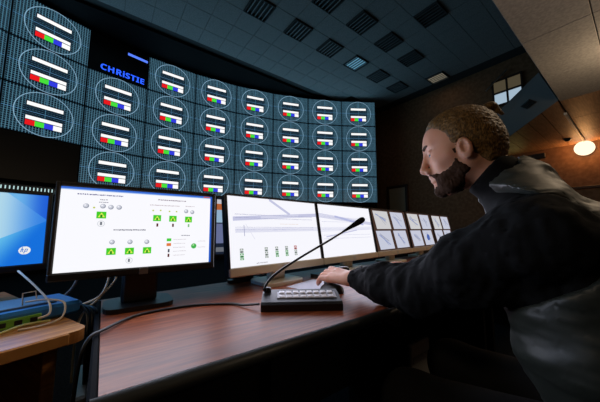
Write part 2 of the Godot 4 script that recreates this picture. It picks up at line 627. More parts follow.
func globe_lamp(label: String, at: Vector3, turn: float) -> void:
	var o := thing("globe_lamp", label, "wall lamp", at, turn)
	var b := Basis(Vector3.RIGHT, PI / 2)
	part("wall_plate", lathemesh([Vector2(0.001, 0.004), Vector2(0.16, 0.004), Vector2(0.16, 0.03), Vector2(0.14, 0.04)], Vector3.ZERO, 24, b), M.white_plastic, o)
	var prof := []
	for k in 13:
		var a := PI * (0.08 + 0.92 * k / 12.0)
		prof.append(Vector2(maxf(sin(a) * 0.185, 0.001), 0.15 - cos(a) * 0.13))
	part("glass_globe", lathemesh(prof, Vector3.ZERO, 28, b), glow_plain(rgb8(255, 226, 190), 1.6), o)
	var l := OmniLight3D.new()
	l.name = "bulb"
	o.add_child(l)
	l.position = Vector3(0, 0, 0.15)
	l.light_color = rgb8(255, 178, 104)
	l.light_energy = GLOBE
	l.light_size = 0.15
	l.omni_range = 20.0
	l.omni_attenuation = 2.0
	l.shadow_enabled = true

func build_back_wall_things() -> void:
	var turn := TURN - PI / 2
	globe_lamp("glowing round white globe lamp on the brown back wall", place(9.7, 3.03, 0.765), turn)
	# door
	var d := thing("door_1", "tall pale door in a dark wood frame beside the video wall", "door", place(9.7, 0, 6.1), turn)
	d.set_meta("kind", "structure")
	var st := mb()
	for s in [-1.0, 1.0]:
		box(st, Vector3(s * 0.42, 1.39, 0.03), Vector3(0.1, 2.78, 0.1), 0.006)
	box(st, Vector3(0, 2.73, 0.03), Vector3(0.94, 0.1, 0.1), 0.006)
	made("door_frame", st, M.wood_dark, d)
	var leaf := part("door_leaf", boxmesh(Vector3(0, 1.34, 0.02), Vector3(0.74, 2.66, 0.05), 0.004), M.door, d)
	part("door_panel", boxmesh(Vector3(0, 1.95, 0.05), Vector3(0.52, 1.1, 0.016), 0.006), M.door, leaf)
	part("handle", tubemesh([Vector3(-0.3, 1.05, 0.05), Vector3(-0.3, 1.05, 0.1), Vector3(-0.18, 1.05, 0.1)], 0.011), M.metal, leaf)
	# upper gallery window
	var w := thing("window_1", "small lit gallery window high on the back wall", "window", place(9.7, 4.85, 2.22), turn)
	w.set_meta("kind", "structure")
	st = mb()
	for k in 3:
		box(st, Vector3(-0.36 + 0.36 * k, 0.4, 0.03), Vector3(0.05, 0.86, 0.08), 0.004)
		box(st, Vector3(0, 0.0 + 0.4 * k, 0.031), Vector3(0.76, 0.05, 0.08), 0.004)
	made("window_frame", st, M.wood_dark, w)
	var cool := glow_plain(rgb8(190, 215, 235), 0.7)
	var tan := glow_plain(rgb8(150, 135, 105), 0.22)
	for k in 4:
		var p := part("pane", boxmesh(Vector3.ZERO, Vector3(0.31, 0.35, 0.012), 0.0), cool if k < 2 else tan, w)
		p.position = Vector3(-0.18 + 0.36 * (k % 2), 0.2 + 0.4 * (k / 2), 0.02)
	var h := thing("handrail", "thin pale metal handrail sloping beside the gallery window", "handrail", place(9.7, 5.4, 2.45), turn)
	st = mb()
	tube(st, [Vector3(-0.3, 0.02, 0.12), Vector3(0.27, 0.47, 0.12)], 0.022)
	made("rail", st, M.metal, h)
	for k in 2:
		var x := -0.2 + 0.36 * k
		part("bracket", tubemesh([Vector3(x, 0.1 + 0.28 * k, 0.0), Vector3(x, 0.1 + 0.28 * k, 0.12)], 0.012), M.metal, h)
	# lit transom
	var tr := thing("window_2", "lit yellow-green transom window below the gallery ceiling", "window", place(9.7, 2.62, 2.2), turn)
	tr.set_meta("kind", "structure")
	st = mb()
	for s in [-1.0, 1.0]:
		box(st, Vector3(s * 0.26, 0.2, 0.02), Vector3(0.05, 0.46, 0.06), 0.004)
		box(st, Vector3(0, 0.2 + s * 0.21, 0.021), Vector3(0.57, 0.05, 0.06), 0.004)
	made("window_frame", st, M.wood_dark, tr)
	part("pane", boxmesh(Vector3(0, 0.2, 0.015), Vector3(0.47, 0.38, 0.012), 0.0), glow_plain(rgb8(225, 215, 130), 0.8), tr)
	var ex := thing("sign_box", "dark unlit sign box at the top of the brown wall", "sign", place(9.7, 2.96, 1.69), turn)
	part("case", boxmesh(Vector3(0, 0.07, 0.04), Vector3(0.36, 0.14, 0.08), 0.008), M.dark_plastic, ex)
	part("face_plate", boxmesh(Vector3(0, 0.07, 0.083), Vector3(0.32, 0.1, 0.008), 0.002), M.black, ex)
	var rl := thing("wall_rail", "dark wooden rail running along the brown back wall", "rail", place(9.7, 2.05, -0.1), turn)
	part("rail_board", boxmesh(Vector3(0, 0, 0.04), Vector3(3.2, 0.07, 0.06), 0.01), M.wood_dark, rl)
	for k in 4:
		part("bracket", boxmesh(Vector3(-1.4 + 0.93 * k, -0.04, 0.02), Vector3(0.05, 0.1, 0.04), 0.006), M.black, rl)

# ================= desks =================
func build_desks() -> void:
	var d := thing("console_desk", "brown wood-topped console desk with a dark rounded front edge", "desk", place(0, 0, 0.51), TURN)
	desk_parts(d, 1.74, M.cherry, 0.645, 0.775)
	var e := thing("console_desk", "further console desk section beyond the operator's arm", "desk", place(1.76, 0, 0.51), TURN)
	desk_parts(e, 1.7, M.cherry, 0.775, 0.93)
	# light oak side desk, turned towards the console
	var o := thing("side_desk", "light oak side desk holding the blue network device", "desk", Vector3(-0.529, 0, -0.682), PI / 3)
	var poly := PackedVector2Array()
	for k in 6:
		var a := PI / 2 * k / 5.0
		poly.append(Vector2(-0.03 + sin(PI / 2 - a) * 0.03, -0.03 + sin(a) * 0.03))
	poly.append_array([Vector2(-1.5, 0), Vector2(-1.5, -0.72), Vector2(0.0, -0.72)])
	part("desktop", slabmesh(poly, DESK - 0.028, DESK), M.oak, o)
	var edge := mb()
	box(edge, Vector3(-0.77, DESK - 0.014, 0.001), Vector3(1.46, 0.026, 0.004), 0.0015)
	made("edge_band", edge, mat(rgb8(196, 136, 72), 0.45), o)
	for x in [-0.055, -1.45]:
		part("end_panel", boxmesh(Vector3(x, DESK * 0.5 - 0.016, -0.36), Vector3(0.026, DESK - 0.034, 0.62), 0.002), M.oak, o)
	part("back_panel", boxmesh(Vector3(-0.75, 0.44, -0.64), Vector3(1.36, 0.56, 0.018), 0.002), M.black_matt, o)

func desk_parts(d: Node3D, length: float, wood: Material, near_depth: float, far_depth: float) -> void:
	part("desktop", slabmesh(PackedVector2Array([Vector2(0.01, 0), Vector2(length - 0.002, 0), Vector2(length - 0.002, -far_depth), Vector2(0.01, -near_depth)]), DESK - 0.028, DESK), wood, d)
	var st := mb()
	var prof := []
	for k in 9:
		var a := PI * k / 8.0
		prof.append(Vector2(sin(a) * 0.019 + 0.001, cos(a) * 0.016))
	st.set_smooth_group(0)
	for k in 8:
		var p: Vector2 = prof[k]
		var q: Vector2 = prof[k + 1]
		quad(st, Vector3(0, DESK - 0.016 + p.y, p.x), Vector3(length, DESK - 0.016 + p.y, p.x), Vector3(length, DESK - 0.016 + q.y, q.x), Vector3(0, DESK - 0.016 + q.y, q.x), Vector3(length * 0.5, DESK - 0.016, -0.01))
	st.set_smooth_group(-1)
	for k in 8:
		for x in [0.0, length]:
			tri(st, Vector3(x, DESK - 0.016, 0), Vector3(x, DESK - 0.016 + prof[k].y, prof[k].x), Vector3(x, DESK - 0.016 + prof[k + 1].y, prof[k + 1].x), Vector3(length * 0.5, DESK - 0.016, 0))
	made("front_edge", st, M.nose, d).set_meta("label", "dark rounded plastic front edge")
	part("side_edge", boxmesh(Vector3(0.003, DESK - 0.0165, -near_depth * 0.5), Vector3(0.014, 0.032, near_depth + 0.01), 0.004), M.black_matt, d)
	var lean := atan2(far_depth - near_depth, length)
	part("back_edge", boxmesh(Vector3(length * 0.5, DESK - 0.0165, -(near_depth + far_depth) * 0.5 - 0.004), Vector3(length / cos(lean), 0.032, 0.008), 0.002, Basis(Vector3.UP, lean)), M.dark_plastic, d)
	for x in [0.06, length - 0.05]:
		part("end_panel", boxmesh(Vector3(x, DESK * 0.5 - 0.016, -0.34), Vector3(0.03, DESK - 0.034, 0.56), 0.003), M.black_matt, d)
	var m := mat(rgb8(72, 86, 96), 0.6)
	part("modesty_panel", boxmesh(Vector3(0.335, 0.42, -0.56), Vector3(0.5, 0.58, 0.016), 0.002), m, d)
	part("modesty_panel", boxmesh(Vector3((length + 0.55) * 0.5, 0.42, -0.56), Vector3(length - 0.68, 0.58, 0.016), 0.002), m, d)
	part("leg", boxmesh(Vector3(0.605, DESK * 0.5 - 0.016, -0.54), Vector3(0.035, DESK - 0.034, 0.05), 0.004), M.black_matt, d)

# ================= screens =================
func disc(im: Image, x: float, y: float, r: float, c: Color) -> void:
	for j in range(int(y - r), int(y + r) + 1):
		for i in range(int(x - r), int(x + r) + 1):
			if (i - x) * (i - x) + (j - y) * (j - y) <= r * r and i >= 0 and j >= 0 and i < im.get_width() and j < im.get_height():
				im.set_pixel(i, j, c)

func stroke(im: Image, a: Vector2, b: Vector2, t: float, c: Color) -> void:
	var n := int(a.distance_to(b)) + 1
	for k in n + 1:
		var p := a.lerp(b, float(k) / n)
		im.fill_rect(Rect2i(int(p.x - t / 2), int(p.y - t / 2), maxi(int(t), 1), maxi(int(t), 1)), c)

func scribble(im: Image, x0: float, x1: float, y: float, hgt: int, c: Color, rng: RandomNumberGenerator) -> void:
	var x := x0
	while x < x1:
		var w := rng.randi_range(2, 7)
		im.fill_rect(Rect2i(int(x), int(y) - rng.randi_range(0, 1), w, hgt), c)
		x += w + rng.randi_range(1, 3)

func status_screen() -> Image:
	var w := 800
	var h := 450
	var im := Image.create(w, h, false, Image.FORMAT_RGB8)
	var rng := RandomNumberGenerator.new()
	rng.seed = 12
	im.fill(rgb8(250, 250, 255))
	im.fill_rect(Rect2i(0, 0, w, 13), rgb8(60, 110, 215))
	im.fill_rect(Rect2i(0, 10, w, 5), rgb8(150, 185, 240))
	im.fill_rect(Rect2i(w - 12, 0, 12, h), rgb8(40, 90, 190))
	im.fill_rect(Rect2i(w - 60, 2, 44, 8), rgb8(190, 90, 90))
	var grey := rgb8(110, 110, 130)
	scribble(im, 0.085 * w, 0.345 * w, 0.075 * h, 6, rgb8(90, 90, 140), rng)
	scribble(im, 0.21 * w, 0.25 * w, 0.135 * h, 4, grey, rng)
	scribble(im, 0.205 * w, 0.255 * w, 0.165 * h, 4, grey, rng)
	scribble(im, 0.30 * w, 0.50 * w, 0.51 * h, 6, rgb8(90, 90, 110), rng)
	scribble(im, 0.575 * w, 0.78 * w, 0.09 * h, 6, rgb8(120, 100, 120), rng)
	scribble(im, 0.52 * w, 0.73 * w, 0.17 * h, 4, rgb8(170, 150, 160), rng)
	scribble(im, 0.78 * w, 0.85 * w, 0.165 * h, 4, rgb8(170, 150, 160), rng)
	for p in [[0.135, 0.22], [0.228, 0.216], [0.274, 0.225], [0.323, 0.224], [0.786, 0.24], [0.835, 0.25], [0.296, 0.665], [0.404, 0.668], [0.512, 0.672]]:
		disc(im, p[0] * w, p[1] * h, 13, rgb8(150, 155, 170))
		disc(im, p[0] * w - 2, p[1] * h - 2, 10, rgb8(205, 208, 220))
		disc(im, p[0] * w - 4, p[1] * h - 4, 4, rgb8(248, 248, 255))
	for p in [[0.179, 0.238], [0.543, 0.247], [0.595, 0.242], [0.659, 0.251], [0.712, 0.251]]:
		disc(im, p[0] * w, p[1] * h, 5, rgb8(190, 200, 90))
	for p in [[0.224, 0.33], [0.575, 0.352], [0.688, 0.357], [0.808, 0.363], [0.295, 0.784], [0.405, 0.788], [0.518, 0.788]]:
		var x: float = p[0] * w
		var y: float = p[1] * h
		im.fill_rect(Rect2i(int(x) - 22, int(y) - 19, 44, 38), rgb8(70, 205, 40))
		for k in 16:
			im.fill_rect(Rect2i(int(x) - k, int(y) - 14 + int(k * 1.6), k * 2 + 1, 2), rgb8(220, 240, 90))
		im.fill_rect(Rect2i(int(x) - 5, int(y) - 2, 10, 16), rgb8(30, 140, 30))
	for p in [[0.225, 0.435], [0.406, 0.905]]:
		disc(im, p[0] * w, p[1] * h, 17, rgb8(190, 195, 205))
		disc(im, p[0] * w, p[1] * h, 15, rgb8(245, 246, 250))
		im.fill_rect(Rect2i(int(p[0] * w) - 4, int(p[1] * h) - 9, 9, 18), rgb8(110, 115, 125))
	for p in [[0.578, 0.447, 1], [0.69, 0.45, 1], [0.81, 0.452, 0], [0.668, 0.805, 2], [0.668, 0.87, 1]]:
		im.fill_rect(Rect2i(int(p[0] * w) - 5, int(p[1] * h) - 10, 10, 20), [rgb8(130, 190, 130), rgb8(90, 35, 35), rgb8(70, 75, 90)][p[2]])
	scribble(im, 0.755 * w, 0.825 * w, 0.593 * h, 5, grey, rng)
	im.fill_rect(Rect2i(int(0.65 * w), int(0.635 * h), 26, 18), rgb8(70, 205, 60))
	im.fill_rect(Rect2i(int(0.65 * w), int(0.70 * h), 26, 18), rgb8(225, 120, 60))
	for k in 5:
		scribble(im, 0.70 * w, 0.79 * w, (0.65 + 0.055 * k) * h, 3, rgb8(185, 175, 185), rng)
	disc(im, 0.857 * w, 0.75 * h, 17, rgb8(70, 180, 80))
	disc(im, 0.853 * w, 0.735 * h, 6, rgb8(170, 225, 160))
	for k in 2:
		scribble(im, 0.89 * w, 0.95 * w, (0.68 + 0.09 * k) * h, 3, rgb8(195, 185, 195), rng)
	return im

func track_screen(seed_value: int, blocks: bool) -> Image:
	var w := 640
	var h := 400
	var im := Image.create(w, h, false, Image.FORMAT_RGB8)
	var rng := RandomNumberGenerator.new()
	rng.seed = seed_value
	im.fill(rgb8(247, 247, 254))
	var lav := rgb8(196, 198, 226)
	var mid := rgb8(150, 152, 190)
	if blocks:
		for k in 8:
			stroke(im, Vector2(30, 122 + k * 3), Vector2(w, 78 + k * 3), 3, lav)
		for k in 5:
			stroke(im, Vector2(200, 112 + k * 4), Vector2(480, 96 + k * 4), 2, rgb8(225, 226, 242))
		for k in 6:
			stroke(im, Vector2(40, 190 + k * 4), Vector2(w, 178 + k * 5), 2, lav)
		stroke(im, Vector2(270, 6), Vector2(408, 92), 12, lav)
		stroke(im, Vector2(90, 170), Vector2(90, 230), 3, mid)
		stroke(im, Vector2(100, 160), Vector2(150, 250), 2, rgb8(215, 215, 235))
		for y in [110, 130, 185, 200]:
			scribble(im, 40, 600, y - 6, 3, mid if y < 150 else rgb8(185, 186, 214), rng)
		scribble(im, 330, 470, 158, 3, rgb8(225, 205, 190), rng)
		for b in [[0.105, 1], [0.34, 0], [0.45, 1], [0.562, 1], [0.669, 2]]:
			for k in 5:
				var c := rgb8(140, 150, 145)
				if b[1] == 1 and k > 1:
					c = rgb8(50, 150, 70)
				if b[1] == 2 and k < 2:
					c = rgb8(170, 40, 50)
				im.fill_rect(Rect2i(int(b[0] * w) - 10, 300 + k * 13, 20, 10), c)
				im.fill_rect(Rect2i(int(b[0] * w) - 5, 303 + k * 13, 9, 5), rgb8(40, 60, 50) if k % 2 else rgb8(235, 240, 235))
		scribble(im, 150, 215, 385, 5, rgb8(150, 150, 160), rng)
	else:
		for k in 7:
			stroke(im, Vector2(0, 70 + k * 5), Vector2(w, 130 + k * 4), 3, lav)
			stroke(im, Vector2(0, 180 + k * 5), Vector2(w, 170 + k * 4), 2, rgb8(212, 214, 236))
		stroke(im, Vector2(180, 90), Vector2(520, 150), 14, rgb8(178, 184, 224))
		stroke(im, Vector2(60, 250), Vector2(420, 200), 8, lav)
		for y in [96, 132, 190, 236, 262]:
			scribble(im, 30, 600, y, 3, rgb8(190, 192, 220), rng)
	return im

func camera_screen(seed_value: int) -> Image:
	var w := 640
	var h := 420
	var im := Image.create(w, h, false, Image.FORMAT_RGB8)
	im.fill(rgb8(74, 54, 46))
	var rng := RandomNumberGenerator.new()
	rng.seed = seed_value
	for r in 2:
		for c in 2:
			var x0 := 36.0 + c * 302.0
			var y0 := 12.0 + r * 206.0
			var tint := rgb8(218, 222, 240) if (r + c) % 3 else rgb8(226, 226, 228)
			for y in 188:
				im.fill_rect(Rect2i(int(x0 + y * 0.14), int(y0) + y, 252, 1), tint)
			for k in 5:
				var a := Vector2(x0 + rng.randf_range(40, 120), y0 + rng.randf_range(20, 70))
				stroke(im, a, Vector2(x0 + rng.randf_range(150, 220), y0 + rng.randf_range(80, 165)), rng.randi_range(3, 9), rgb8(150, 165, 215) if k % 2 else rgb8(176, 180, 200))
			if seed_value == 2 and r == 1 and c == 1:
				disc(im, x0 + 130, y0 + 90, 40, rgb8(80, 110, 190))
	return im

func wallpaper_screen() -> Image:
	var w := 480
	var h := 300
	var im := Image.create(w, h, false, Image.FORMAT_RGB8)
	for y in h:
		for x in w:
			# printed facets of the wallpaper, meeting near its right edge
			var fx := float(x) / w
			var fy := float(y) / h
			var c := rgb8(190, 232, 252).lerp(rgb8(58, 140, 244), smoothstep(0.70, 1.0, fx))
			if fy > 0.38 + (1.0 - fx) * 0.95:
				c = rgb8(110, 205, 252).lerp(rgb8(24, 120, 236), smoothstep(0.72, 0.95, fx + (fy - 0.6) * 0.35))
			elif fy < 0.36 - (1.0 - fx) * 1.5:
				c = rgb8(120, 195, 250).lerp(rgb8(36, 104, 232), smoothstep(0.80, 1.0, fx))
			im.set_pixel(x, y, c)
	disc(im, w * 0.885, h * 0.8, 17, Color.WHITE)
	# the two leaning letters of the round emblem
	var blue := rgb8(30, 110, 220)
	var ox := w * 0.885
	var oy := h * 0.8
	stroke(im, Vector2(ox - 5, oy - 12), Vector2(ox - 10, oy + 6), 2, blue)
	stroke(im, Vector2(ox - 8, oy - 3), Vector2(ox - 3, oy - 5), 2, blue)
	stroke(im, Vector2(ox - 3, oy - 5), Vector2(ox - 5, oy + 6), 2, blue)
	stroke(im, Vector2(ox + 4, oy - 5), Vector2(ox - 1, oy + 12), 2, blue)
	stroke(im, Vector2(ox + 4, oy - 5), Vector2(ox + 9, oy - 4), 2, blue)
	stroke(im, Vector2(ox + 9, oy - 4), Vector2(ox + 7, oy + 5), 2, blue)
	stroke(im, Vector2(ox + 7, oy + 5), Vector2(ox + 2, oy + 5), 2, blue)
	return im

func side_screen() -> Image:
	var im := Image.create(128, 200, false, Image.FORMAT_RGB8)
	im.fill(rgb8(30, 40, 60))
	im.fill_rect(Rect2i(0, 4, 128, 16), rgb8(225, 225, 235))
	im.fill_rect(Rect2i(0, 20, 128, 22), rgb8(205, 110, 60))
	im.fill_rect(Rect2i(0, 42, 128, 46), rgb8(170, 205, 235))
	im.fill_rect(Rect2i(0, 92, 128, 70), rgb8(120, 130, 175))
	im.fill_rect(Rect2i(0, 176, 128, 16), rgb8(120, 125, 135))
	return im

# cfg: w, h, lift, tilt, side, top, bottom, look, body, foot, energy
func monitor(label: String, at: Vector3, turn: float, cfg: Dictionary) -> Node3D:
	var o := thing("monitor", label, "monitor", at, turn)
	var w: float = cfg.w
	var h: float = cfg.h
	var b := Basis(Vector3.RIGHT, -cfg.tilt)
	var foot := Vector3(0, cfg.lift, 0)
	var sw: float = w - 2.0 * cfg.side
	var sh: float = h - cfg.top - cfg.bottom
	var sy: float = cfg.bottom + sh * 0.5
	var body := part("housing", boxmesh(foot + b * Vector3(0, h * 0.5, -0.024), Vector3(w, h, 0.036), 0.006, b), cfg.body, o)
	part("housing_back", boxmesh(foot + b * Vector3(0, h * 0.5, -0.052), Vector3(w * 0.7, h * 0.66, 0.03), 0.012, b), cfg.body, body)
	# raised bezel round the glass
	var st := mb()
	for s in [-1.0, 1.0]:
		box(st, foot + b * Vector3(s * (w - cfg.side) * 0.5, h * 0.5, -0.002), Vector3(cfg.side, h, 0.012), 0.003, b)
	box(st, foot + b * Vector3(0, h - cfg.top * 0.5, -0.002), Vector3(sw, cfg.top, 0.012), 0.003, b)
	made("bezel", st, cfg.body, o)
	part("lower_bezel", boxmesh(foot + b * Vector3(0, cfg.bottom * 0.5, -0.001), Vector3(w, cfg.bottom, 0.015), 0.004, b), cfg.foot, o)
	var s2 := part("screen", screen_quad(sw, sh), cfg.look, o)
	s2.transform = Transform3D(b, foot + b * Vector3(0, sy, -0.0045))
	if cfg.has("logo"):
		part("badge", boxmesh(foot + b * Vector3(0.0, cfg.bottom * 0.5, 0.008), Vector3(0.024, 0.02, 0.003), 0.001, b), cfg.logo, o)
	# stand
	var fz: float = cfg.foot_z
	part("stand_neck", boxmesh(Vector3(0, (cfg.lift + 0.12) * 0.5 + 0.01, fz), Vector3(cfg.neck, cfg.lift + 0.12, 0.04), 0.008), cfg.foot, o)
	var rb := PackedVector2Array()
	for k in 20:
		var a := TAU * k / 20.0
		rb.append(Vector2(signf(cos(a)) * pow(absf(cos(a)), 0.4) * cfg.base_w * 0.5, fz + 0.01 + signf(sin(a)) * pow(absf(sin(a)), 0.4) * cfg.base_d * 0.5))
	part("stand_base", slabmesh(rb, 0.0, 0.014), cfg.foot, o)
	if cfg.light > 0.0:
		var a := AreaLight3D.new()
		a.name = "screen_light"
		o.add_child(a)
		a.area_size = Vector2(sw, sh)
		a.light_color = cfg.tint
		a.light_energy = cfg.light
		a.shadow_enabled = true
		a.transform = Transform3D(b * Basis(Vector3.UP, PI), foot + b * Vector3(0, sy, 0.012))
	return o

func build_monitors() -> void:
	var black_cfg := {"w": 0.44, "h": 0.272, "lift": 0.106, "tilt": 0.03, "side": 0.011, "top": 0.013, "bottom": 0.022, "body": mat(rgb8(46, 46, 46), 0.45), "foot": M.black, "neck": 0.1, "base_w": 0.19, "base_d": 0.15, "foot_z": -0.07, "light": SCREEN_LIGHT, "tint": rgb8(225, 232, 255), "look": glow(status_screen(), 1.0), "logo": M.metal}
	monitor("black widescreen monitor showing green status icons on a white page", place(0.108, DESK, 0.955), TURN, black_cfg)
	var s := {"w": 0.549, "h": 0.345, "lift": 0.056, "tilt": 0.17, "side": 0.008, "top": 0.009, "bottom": 0.036, "body": M.black, "foot": M.silver, "neck": 0.09, "base_w": 0.22, "base_d": 0.17, "foot_z": -0.06, "light": SCREEN_LIGHT, "tint": rgb8(228, 230, 255), "logo": M.white_plastic}
	var words := ["silver-footed monitor with coloured blocks along its white track diagram", "silver-footed monitor with pale lavender track lines behind the microphone head", "monitor with four slanted camera pictures beside the white track screens", "monitor with four camera pictures, one with a blue disc", "far monitor with camera pictures behind the operator's upper arm"]
	var looks := [track_screen(3, true), track_screen(4, false), camera_screen(1), camera_screen(2), camera_screen(5)]
	for k in 5:
		var c := s.duplicate()
		c.look = glow(looks[k], 1.0 if k < 2 else 0.8)
		if k > 1:
			c.light = SCREEN_LIGHT * 0.5
		var t := 0.276 + 0.552 * k
		monitor(words[k], place(0.40 + t * 0.99396, DESK, 0.985 + t * 0.1098), TURN + 0.11, c)
	var n := black_cfg.duplicate()
	n.merge({"w": 0.3, "h": 0.29, "lift": 0.11, "foot_z": -0.005, "base_w": 0.16, "base_d": 0.04, "light": 0.0, "look": glow(side_screen(), 0.7)}, true)
	n.erase("logo")
	monitor("narrow dark monitor showing through the gap between two larger monitors", place(0.548, DESK, 1.17), TURN, n)
	var hb := black_cfg.duplicate()
	hb.merge({"look": glow(wallpaper_screen(), 0.85), "tint": rgb8(90, 170, 255), "light": SCREEN_LIGHT * 0.5, "w": 0.43, "h": 0.268, "foot_z": -0.06}, true)
	var p0 := Vector3(-0.529, DESK, -0.682)
	monitor("black monitor with a blue desktop wallpaper and round white emblem", p0 + Basis(Vector3.UP, PI / 3) * Vector3(-0.185, 0, -0.42), PI / 3, hb)

const SCREEN_LIGHT := 0.2

# ================= things on the console =================
func build_desk_things() -> void:
	# gooseneck microphone with keypad
	var o := thing("desk_microphone", "black gooseneck desk microphone with a row of pale keys", "microphone", place(0.525, DESK, 0.69), TURN - 0.57)
	var bw := 0.25
	var st := mb()
	# wedge base: low front, higher back
	var pr := [Vector2(0.055, 0.0), Vector2(0.055, 0.02), Vector2(0.045, 0.026), Vector2(-0.05, 0.042), Vector2(-0.058, 0.036), Vector2(-0.058, 0.0)]
	st.set_smooth_group(-1)
	var mid := Vector3(0, 0.018, 0)
	for k in pr.size():
		var a: Vector2 = pr[k]
		var c: Vector2 = pr[(k + 1) % pr.size()]
		quad(st, Vector3(-bw / 2, a.y, a.x), Vector3(bw / 2, a.y, a.x), Vector3(bw / 2, c.y, c.x), Vector3(-bw / 2, c.y, c.x), mid)
		for sx in [-1.0, 1.0]:
			tri(st, Vector3(sx * bw / 2, a.y, a.x), Vector3(sx * bw / 2, c.y, c.x), Vector3(sx * bw / 2, 0.015, 0), mid)
	made("base", st, M.black, o)
	var slope := Basis(Vector3.RIGHT, 0.167)
	part("key_panel", boxmesh(Vector3(0.018, 0.0345, 0.0), Vector3(0.19, 0.004, 0.045), 0.001, slope), mat(rgb8(176, 178, 192), 0.45), o)
	var key := boxmesh(Vector3.ZERO, Vector3(0.017, 0.005, 0.017), 0.0015, slope)
	var pale := mat(rgb8(236, 236, 244), 0.4)
	for k in 8:
		for r in 2:
			part("key", key, pale, o).position = Vector3(-0.062 + 0.0225 * k, 0.0375 - 0.0036 * (r * 2 - 1), -0.0105 + 0.021 * r)
	var neck_root := Vector3(-0.108, 0.038, -0.03)
	part("neck_socket", lathemesh([Vector2(0.011, 0), Vector2(0.011, 0.012), Vector2(0.007, 0.016), Vector2(0.001, 0.016)], neck_root, 14), M.black_gloss, o)
	var to_local := o.transform.affine_inverse()
	var pts := [neck_root]
	for p in [[0.437, 0.80, 0.775], [0.47, 0.84, 0.77], [0.58, 0.892, 0.77], [0.732, 0.953, 0.77], [0.84, 0.999, 0.77]]:
		pts.append(to_local * place(p[0], p[1], p[2]))
	part("gooseneck", tubemesh(smooth_path(pts, 8), 0.0042, 10), M.black_gloss, o)
	var h0: Vector3 = pts[5]
	var h1: Vector3 = to_local * place(0.935, 1.039, 0.77)
	var ax := (h1 - h0)
	var head := []
	var rad := []
	for e in [[-0.35, 0.0045], [-0.1, 0.006], [0.2, 0.0085], [0.5, 0.0115], [0.75, 0.0135], [0.95, 0.0135], [1.06, 0.0105], [1.12, 0.005]]:
		head.append(h0 + ax * e[0])
		rad.append(e[1])
	part("microphone_head", tubemesh(head, rad, 14), mat(rgb8(20, 20, 21), 0.9, 0.0, 0.2), o)
	# its cable
	var cab := thing("microphone_cable", "black cable running from the microphone across the desk to its left edge", "cable", place(0.2, DESK, 0.85), TURN)
	var inv := cab.transform.affine_inverse()
	var cp := []
	for p in [[0.40, 0.766, 0.74], [0.37, 0.757, 0.79], [0.345, 0.754, 0.837], [0.235, 0.754, 0.892], [0.098, 0.754, 0.888], [0.018, 0.757, 0.803], [-0.012, 0.75, 0.77], [-0.024, 0.70, 0.75], [-0.03, 0.55, 0.74], [-0.035, 0.3, 0.76], [-0.03, 0.02, 0.8]]:
		cp.append(inv * place(p[0], p[1], p[2]))
	part("cable_run", tubemesh(smooth_path(cp, 6), 0.0038, 8), M.cable_black, cab)
	# keyboard
	var kb := thing("keyboard", "dark computer keyboard on the desk beyond the operator's hand", "keyboard", place(1.16, DESK, 0.87), TURN + 0.05)
	part("case", boxmesh(Vector3(0, 0.009, 0), Vector3(0.43, 0.018, 0.15), 0.005), M.dark_plastic, kb)
	var kk := boxmesh(Vector3.ZERO, Vector3(0.0165, 0.008, 0.0165), 0.002)
	var wide := boxmesh(Vector3.ZERO, Vector3(0.1, 0.008, 0.0165), 0.002)
	var km := mat(rgb8(72, 76, 78), 0.5)
	for r in 6:
		for c in 21:
			if r == 5 and c > 3 and c < 9:
				continue
			if c == 14 or c == 18 and r == 0:
				continue
			part("key", kk, km, kb).position = Vector3(-0.2 + 0.0195 * c, 0.021, -0.052 + 0.0205 * r)
	part("key", wide, km, kb).position = Vector3(-0.2 + 0.0195 * 6, 0.021, -0.052 + 0.0205 * 5)
	# mouse under the hand
	mouse("dark mouse under the operator's hand", Vector3(0.128, DESK, -1.063), TURN + 0.12)
	mouse("spare black mouse lying beyond the keyboard", place(1.23, DESK, 0.995), TURN + 1.2)
	# small items in front of the stands
	var ph := thing("desk_phone", "low dark telephone set lying between the silver monitor stands", "telephone", place(0.965, DESK, 1.0), TURN + 0.11)
	st = mb()
	slab(st, PackedVector2Array([Vector2(-0.1, 0.06), Vector2(0.1, 0.06), Vector2(0.1, -0.06), Vector2(-0.1, -0.06)]), 0.0, 0.02)
	made("body", st, M.dark_plastic, ph)
	part("handset", tubemesh(smooth_path([Vector3(-0.09, 0.03, 0.03), Vector3(-0.05, 0.04, 0.03), Vector3(0.05, 0.04, 0.03), Vector3(0.09, 0.03, 0.03)], 4), [0.014, 0.015, 0.012, 0.011, 0.01, 0.01, 0.01, 0.01, 0.011, 0.012, 0.014, 0.015, 0.014], 8), M.black_gloss, ph)
	var pa := thing("paper_sheet", "sheet of paper lying in front of the silver monitor foot", "paper", place(0.76, DESK, 0.90), TURN + 0.3)
	part("sheet", boxmesh(Vector3(0, 0.001, 0), Vector3(0.21, 0.0016, 0.15), 0.0003), mat(rgb8(186, 188, 200), 0.8), pa)

